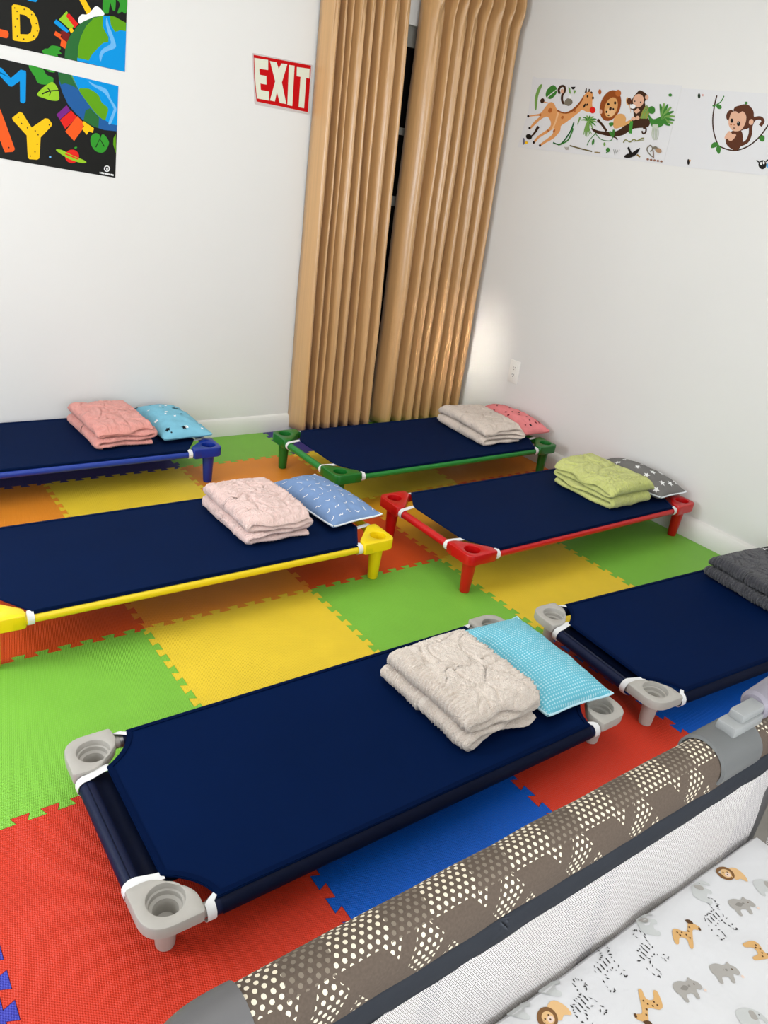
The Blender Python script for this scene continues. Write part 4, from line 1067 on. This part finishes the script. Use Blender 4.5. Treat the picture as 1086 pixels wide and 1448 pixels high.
def animal(kind, px, py, ang, s=.036):
    s = s*1.25 if kind == 'zebra' else s
    lay[:] = [.0006, .000002 if kind == 'zebra' else .00008]
    c = at(px, py, 2, MZ); ca, sa = cos(ang), sin(ang)
    T2 = lambda L2: [(c.x+s*(x*ca-y*sa), c.y+s*(x*sa+y*ca)) for x, y in L2]
    E = lambda cx, cy, r, ry=None, n=9: T2([(cx+r*cos(2*pi*i/n), cy+(ry or r)*sin(2*pi*i/n)) for i in range(n)])
    if kind == 'giraffe':
        sprint(GIR, T2([(-.45, -.5), (-.3, -.52), (-.22, -.2), (.05, -.2), (.12, -.52), (.26, -.5), (.3, .0), (.36, .35), (.62, .42), (.66, .56), (.42, .66), (.2, .62), (.08, .15), (-.32, .16), (-.5, -.02)]))
        sprint(GSP, T2([(.42, .66), (.2, .6), (.1, .72), (.28, .8)])); sprint(GSP, T2([(.6, .40), (.68, .42), (.66, .54), (.58, .52)]))
        for x, y in ((-.3, 0), (-.12, .05), (.05, .0), (.15, .2), (.22, .4), (-.2, -.1), (.18, -.1)): sprint(GSP, E(x, y, .035), False)
    elif kind == 'rhino':
        sprint(RHI, T2([(-.55, .05), (-.5, .3), (-.2, .38), (.1, .3), (.28, .42), (.36, .3), (.52, .2), (.6, -.02), (.45, -.1), (.3, -.04), (.22, -.36), (.08, -.36), (.05, -.15), (-.22, -.15), (-.28, -.38), (-.42, -.36), (-.45, -.1)]))
        sprint(RHD, T2([(-.3, .1), (-.1, .2), (.05, .1), (-.1, 0)])); sprint(GSP, E(.34, .14, .03), False); sprint(PKS, E(.62, -.16, .06), False); sprint(RHD, E(.1, .12, .05), False)
    elif kind == 'elephant':
        sprint(ELE, T2([(-.5, 0), (-.4, .35), (0, .42), (.3, .35), (.5, .2), (.62, -.05), (.55, -.3), (.46, -.28), (.44, -.05), (.28, -.05), (.22, -.36), (.05, -.36), (0, -.2), (-.22, -.2), (-.3, -.38), (-.45, -.36)]))
        sprint(RHI, T2([(.05, .05), (.1, .3), (.28, .28), (.3, .02), (.18, -.05)])); sprint(ZB, E(.42, .12, .025), False)
    elif kind == 'lion':
        sprint(LBD, T2([(0, .05), (.3, .3), (.62, .2), (.72, -.2), (.6, -.5), (.4, -.3), (.15, -.3)])); sprint(LMN, E(-.1, .1, .40, .36, 12)); sprint(LBD, E(-.08, .08, .24, .23, 10)); sprint(PKS, E(-.05, .0, .13, .11), True)
        for x, y in ((-.18, .15), (.02, .12), (-.07, 0)): sprint(GSP, E(x, y, .035), False)
    else:
        rn = random.Random(int(px))
        O = [(-.5, -.45), (-.42, .05), (-.3, .3), (0, .32), (.22, .34), (.34, .62), (.52, .66), (.62, .42), (.46, .3), (.36, .05), (.34, -.45), (.2, -.42), (.14, -.08), (-.2, -.08), (-.3, -.44)]
        P = spline(O, True, 3)
        for k in range(0, len(P)):
            x, y = P[k]; x += rn.uniform(-.03, .03); y += rn.uniform(-.03, .03)
            d = rn.uniform(0, 3.1); l = rn.uniform(.03, .075); w = rn.uniform(.012, .03)
            if rn.random() < .85: sprint(ZB, T2([(x-l*cos(d), y-l*sin(d)), (x-w*sin(d), y+w*cos(d)), (x+l*cos(d), y+l*sin(d)), (x+w*sin(d), y-w*cos(d))]), False)
        for x in (-.25, -.1, .05, .2): sprint(ZB, T2([(x-.02, .06), (x+.02, .06), (x+.05, .24), (x+.01, .24)]), False)
TH = .85
for kd, px, py, an in (('giraffe', 968, 1323, 2.3+pi), ('giraffe', 918, 1420, 2.5), ('giraffe', 1076, 1347, -1.9), ('rhino', 1050, 1283, -.4+TH*0), ('rhino', 1026, 1376, -.5), ('rhino', 974, 1400, -.3), ('elephant', 1062, 1442, -.4), ('elephant', 1083, 1256, -.4), ('elephant', 916, 1308, .9), ('elephant', 778, 1388, .8), ('elephant', 993, 1262, .6), ('lion', 780, 1438, .3), ('zebra', 1015, 1303, 0), ('zebra', 918, 1352, .3), ('zebra', 860, 1370, .1), ('zebra', 830, 1424, .2), ('elephant', 735, 1418, .7), ('lion', 1030, 1238, -.3)):
    animal(kd, px, py, an)
bmf = bm
mesh_obj('mattress_sheet', bmf, mats, pen, angle='keep')
# clamp and bar on the far end of the rail
bm = bmesh.new(); ca = []
x0, x1 = .842, .948
for xx, rr in ((x0, RR+.002), (x0+.003, RR+.006), (x1-.003, RR+.006), (x1, RR+.002)):
    ca.append([L((xx, PY0+rr*cos(a), RZ+rr*sin(a))) for a in [-.55+ (pi+1.0)*k/18 for k in range(19)]])
strip(bm, ca, [0]*4, [0]*19); bmesh.ops.solidify(bm, geom=bm.faces[:], thickness=.003); bmesh.ops.recalc_face_normals(bm, faces=bm.faces[:])
box(bm, L((.885, PY0-.016, RZ+RR)), L((.965, PY0+.016, RZ+RR+.020)), bev=.005)
clamp = mesh_obj('rail_clamp', bm, PGREY2, pen)
bm = bmesh.new(); box(bm, L((.905, PY0-.012, RZ+RR+.018)), L((.985, PY0+.012, RZ+RR+.034)), bev=.004); mesh_obj('lever', bm, PGREY2, clamp)
bm = bmesh.new(); tube(bm, [L((.962, PY0+.004, RZ+RR+.022)), L((.968, PY0+.004, RZ+RR+.022)), L((1.04, PY0+.006, RZ+RR+.026)), L((1.16, PY0+.008, RZ+RR+.030))], [.018, .023, .024, .024], 22); mesh_obj('bar', bm, ROLL, clamp)

# ------------------------------------------------------------------ light
def area(name, loc, rot, sx, sy, power, color=(1, 1, 1), spread=180):
    l = bpy.data.lights.new(name, 'AREA'); l.shape = 'RECTANGLE'; l.size, l.size_y = sx, sy; l.energy = power; l.color = color; l.spread = radians(spread)
    o = bpy.data.objects.new(name, l); COL.objects.link(o); o.location = loc; o.rotation_euler = rot; return o
area('ceiling_lamp', (.35, -.45, ZC-.03), (0, 0, 0), 1.8, 1.4, 11, (1, .99, .97))
area('ceiling_lamp', (1.5, .85, ZC-.03), (0, 0, 0), 1.4, .9, 10, (1, .98, .95))
area('window_daylight', (XL-.10, (LW[0]+LW[1])/2, (LW[2]+LW[3])/2), (0, radians(-90), 0), LW[3]-LW[2]-.1, LW[1]-LW[0]-.1, 52, (.90, .95, 1))
area('added_front_fill', ((FW[0]+FW[1])/2, YF-.10, (FW[2]+FW[3])/2), (radians(90), 0, 0), FW[1]-FW[0]-.1, FW[3]-FW[2]-.1, 92, (.95, .98, 1))  # added fill from behind the camera, lifts the shade under the cots
d = Vector((3.08, 1.96, .50)) - Vector((XL+.08, .75, 1.75))
area('added_patch_spot', (XL+.08, .75, 1.75), d.to_track_quat('-Z', 'Y').to_euler(), .20, .34, .42, (1, .94, .80), 7)  # narrow lamp added to throw a warm patch at the curtain's lower right
w = bpy.data.worlds.new('world'); S.world = w; w.use_nodes = True
w.node_tree.nodes['Background'].inputs[0].default_value = (.55, .65, .8, 1); w.node_tree.nodes['Background'].inputs[1].default_value = .3
vs = S.view_settings; S.display_settings.display_device = 'sRGB'
vs.view_transform = 'Standard'; vs.look = 'None'; vs.exposure = 0; vs.gamma = 1; vs.use_curve_mapping = False
S.cycles.use_denoising = True
S.cycles.max_bounces = 8; S.cycles.transparent_max_bounces = 12
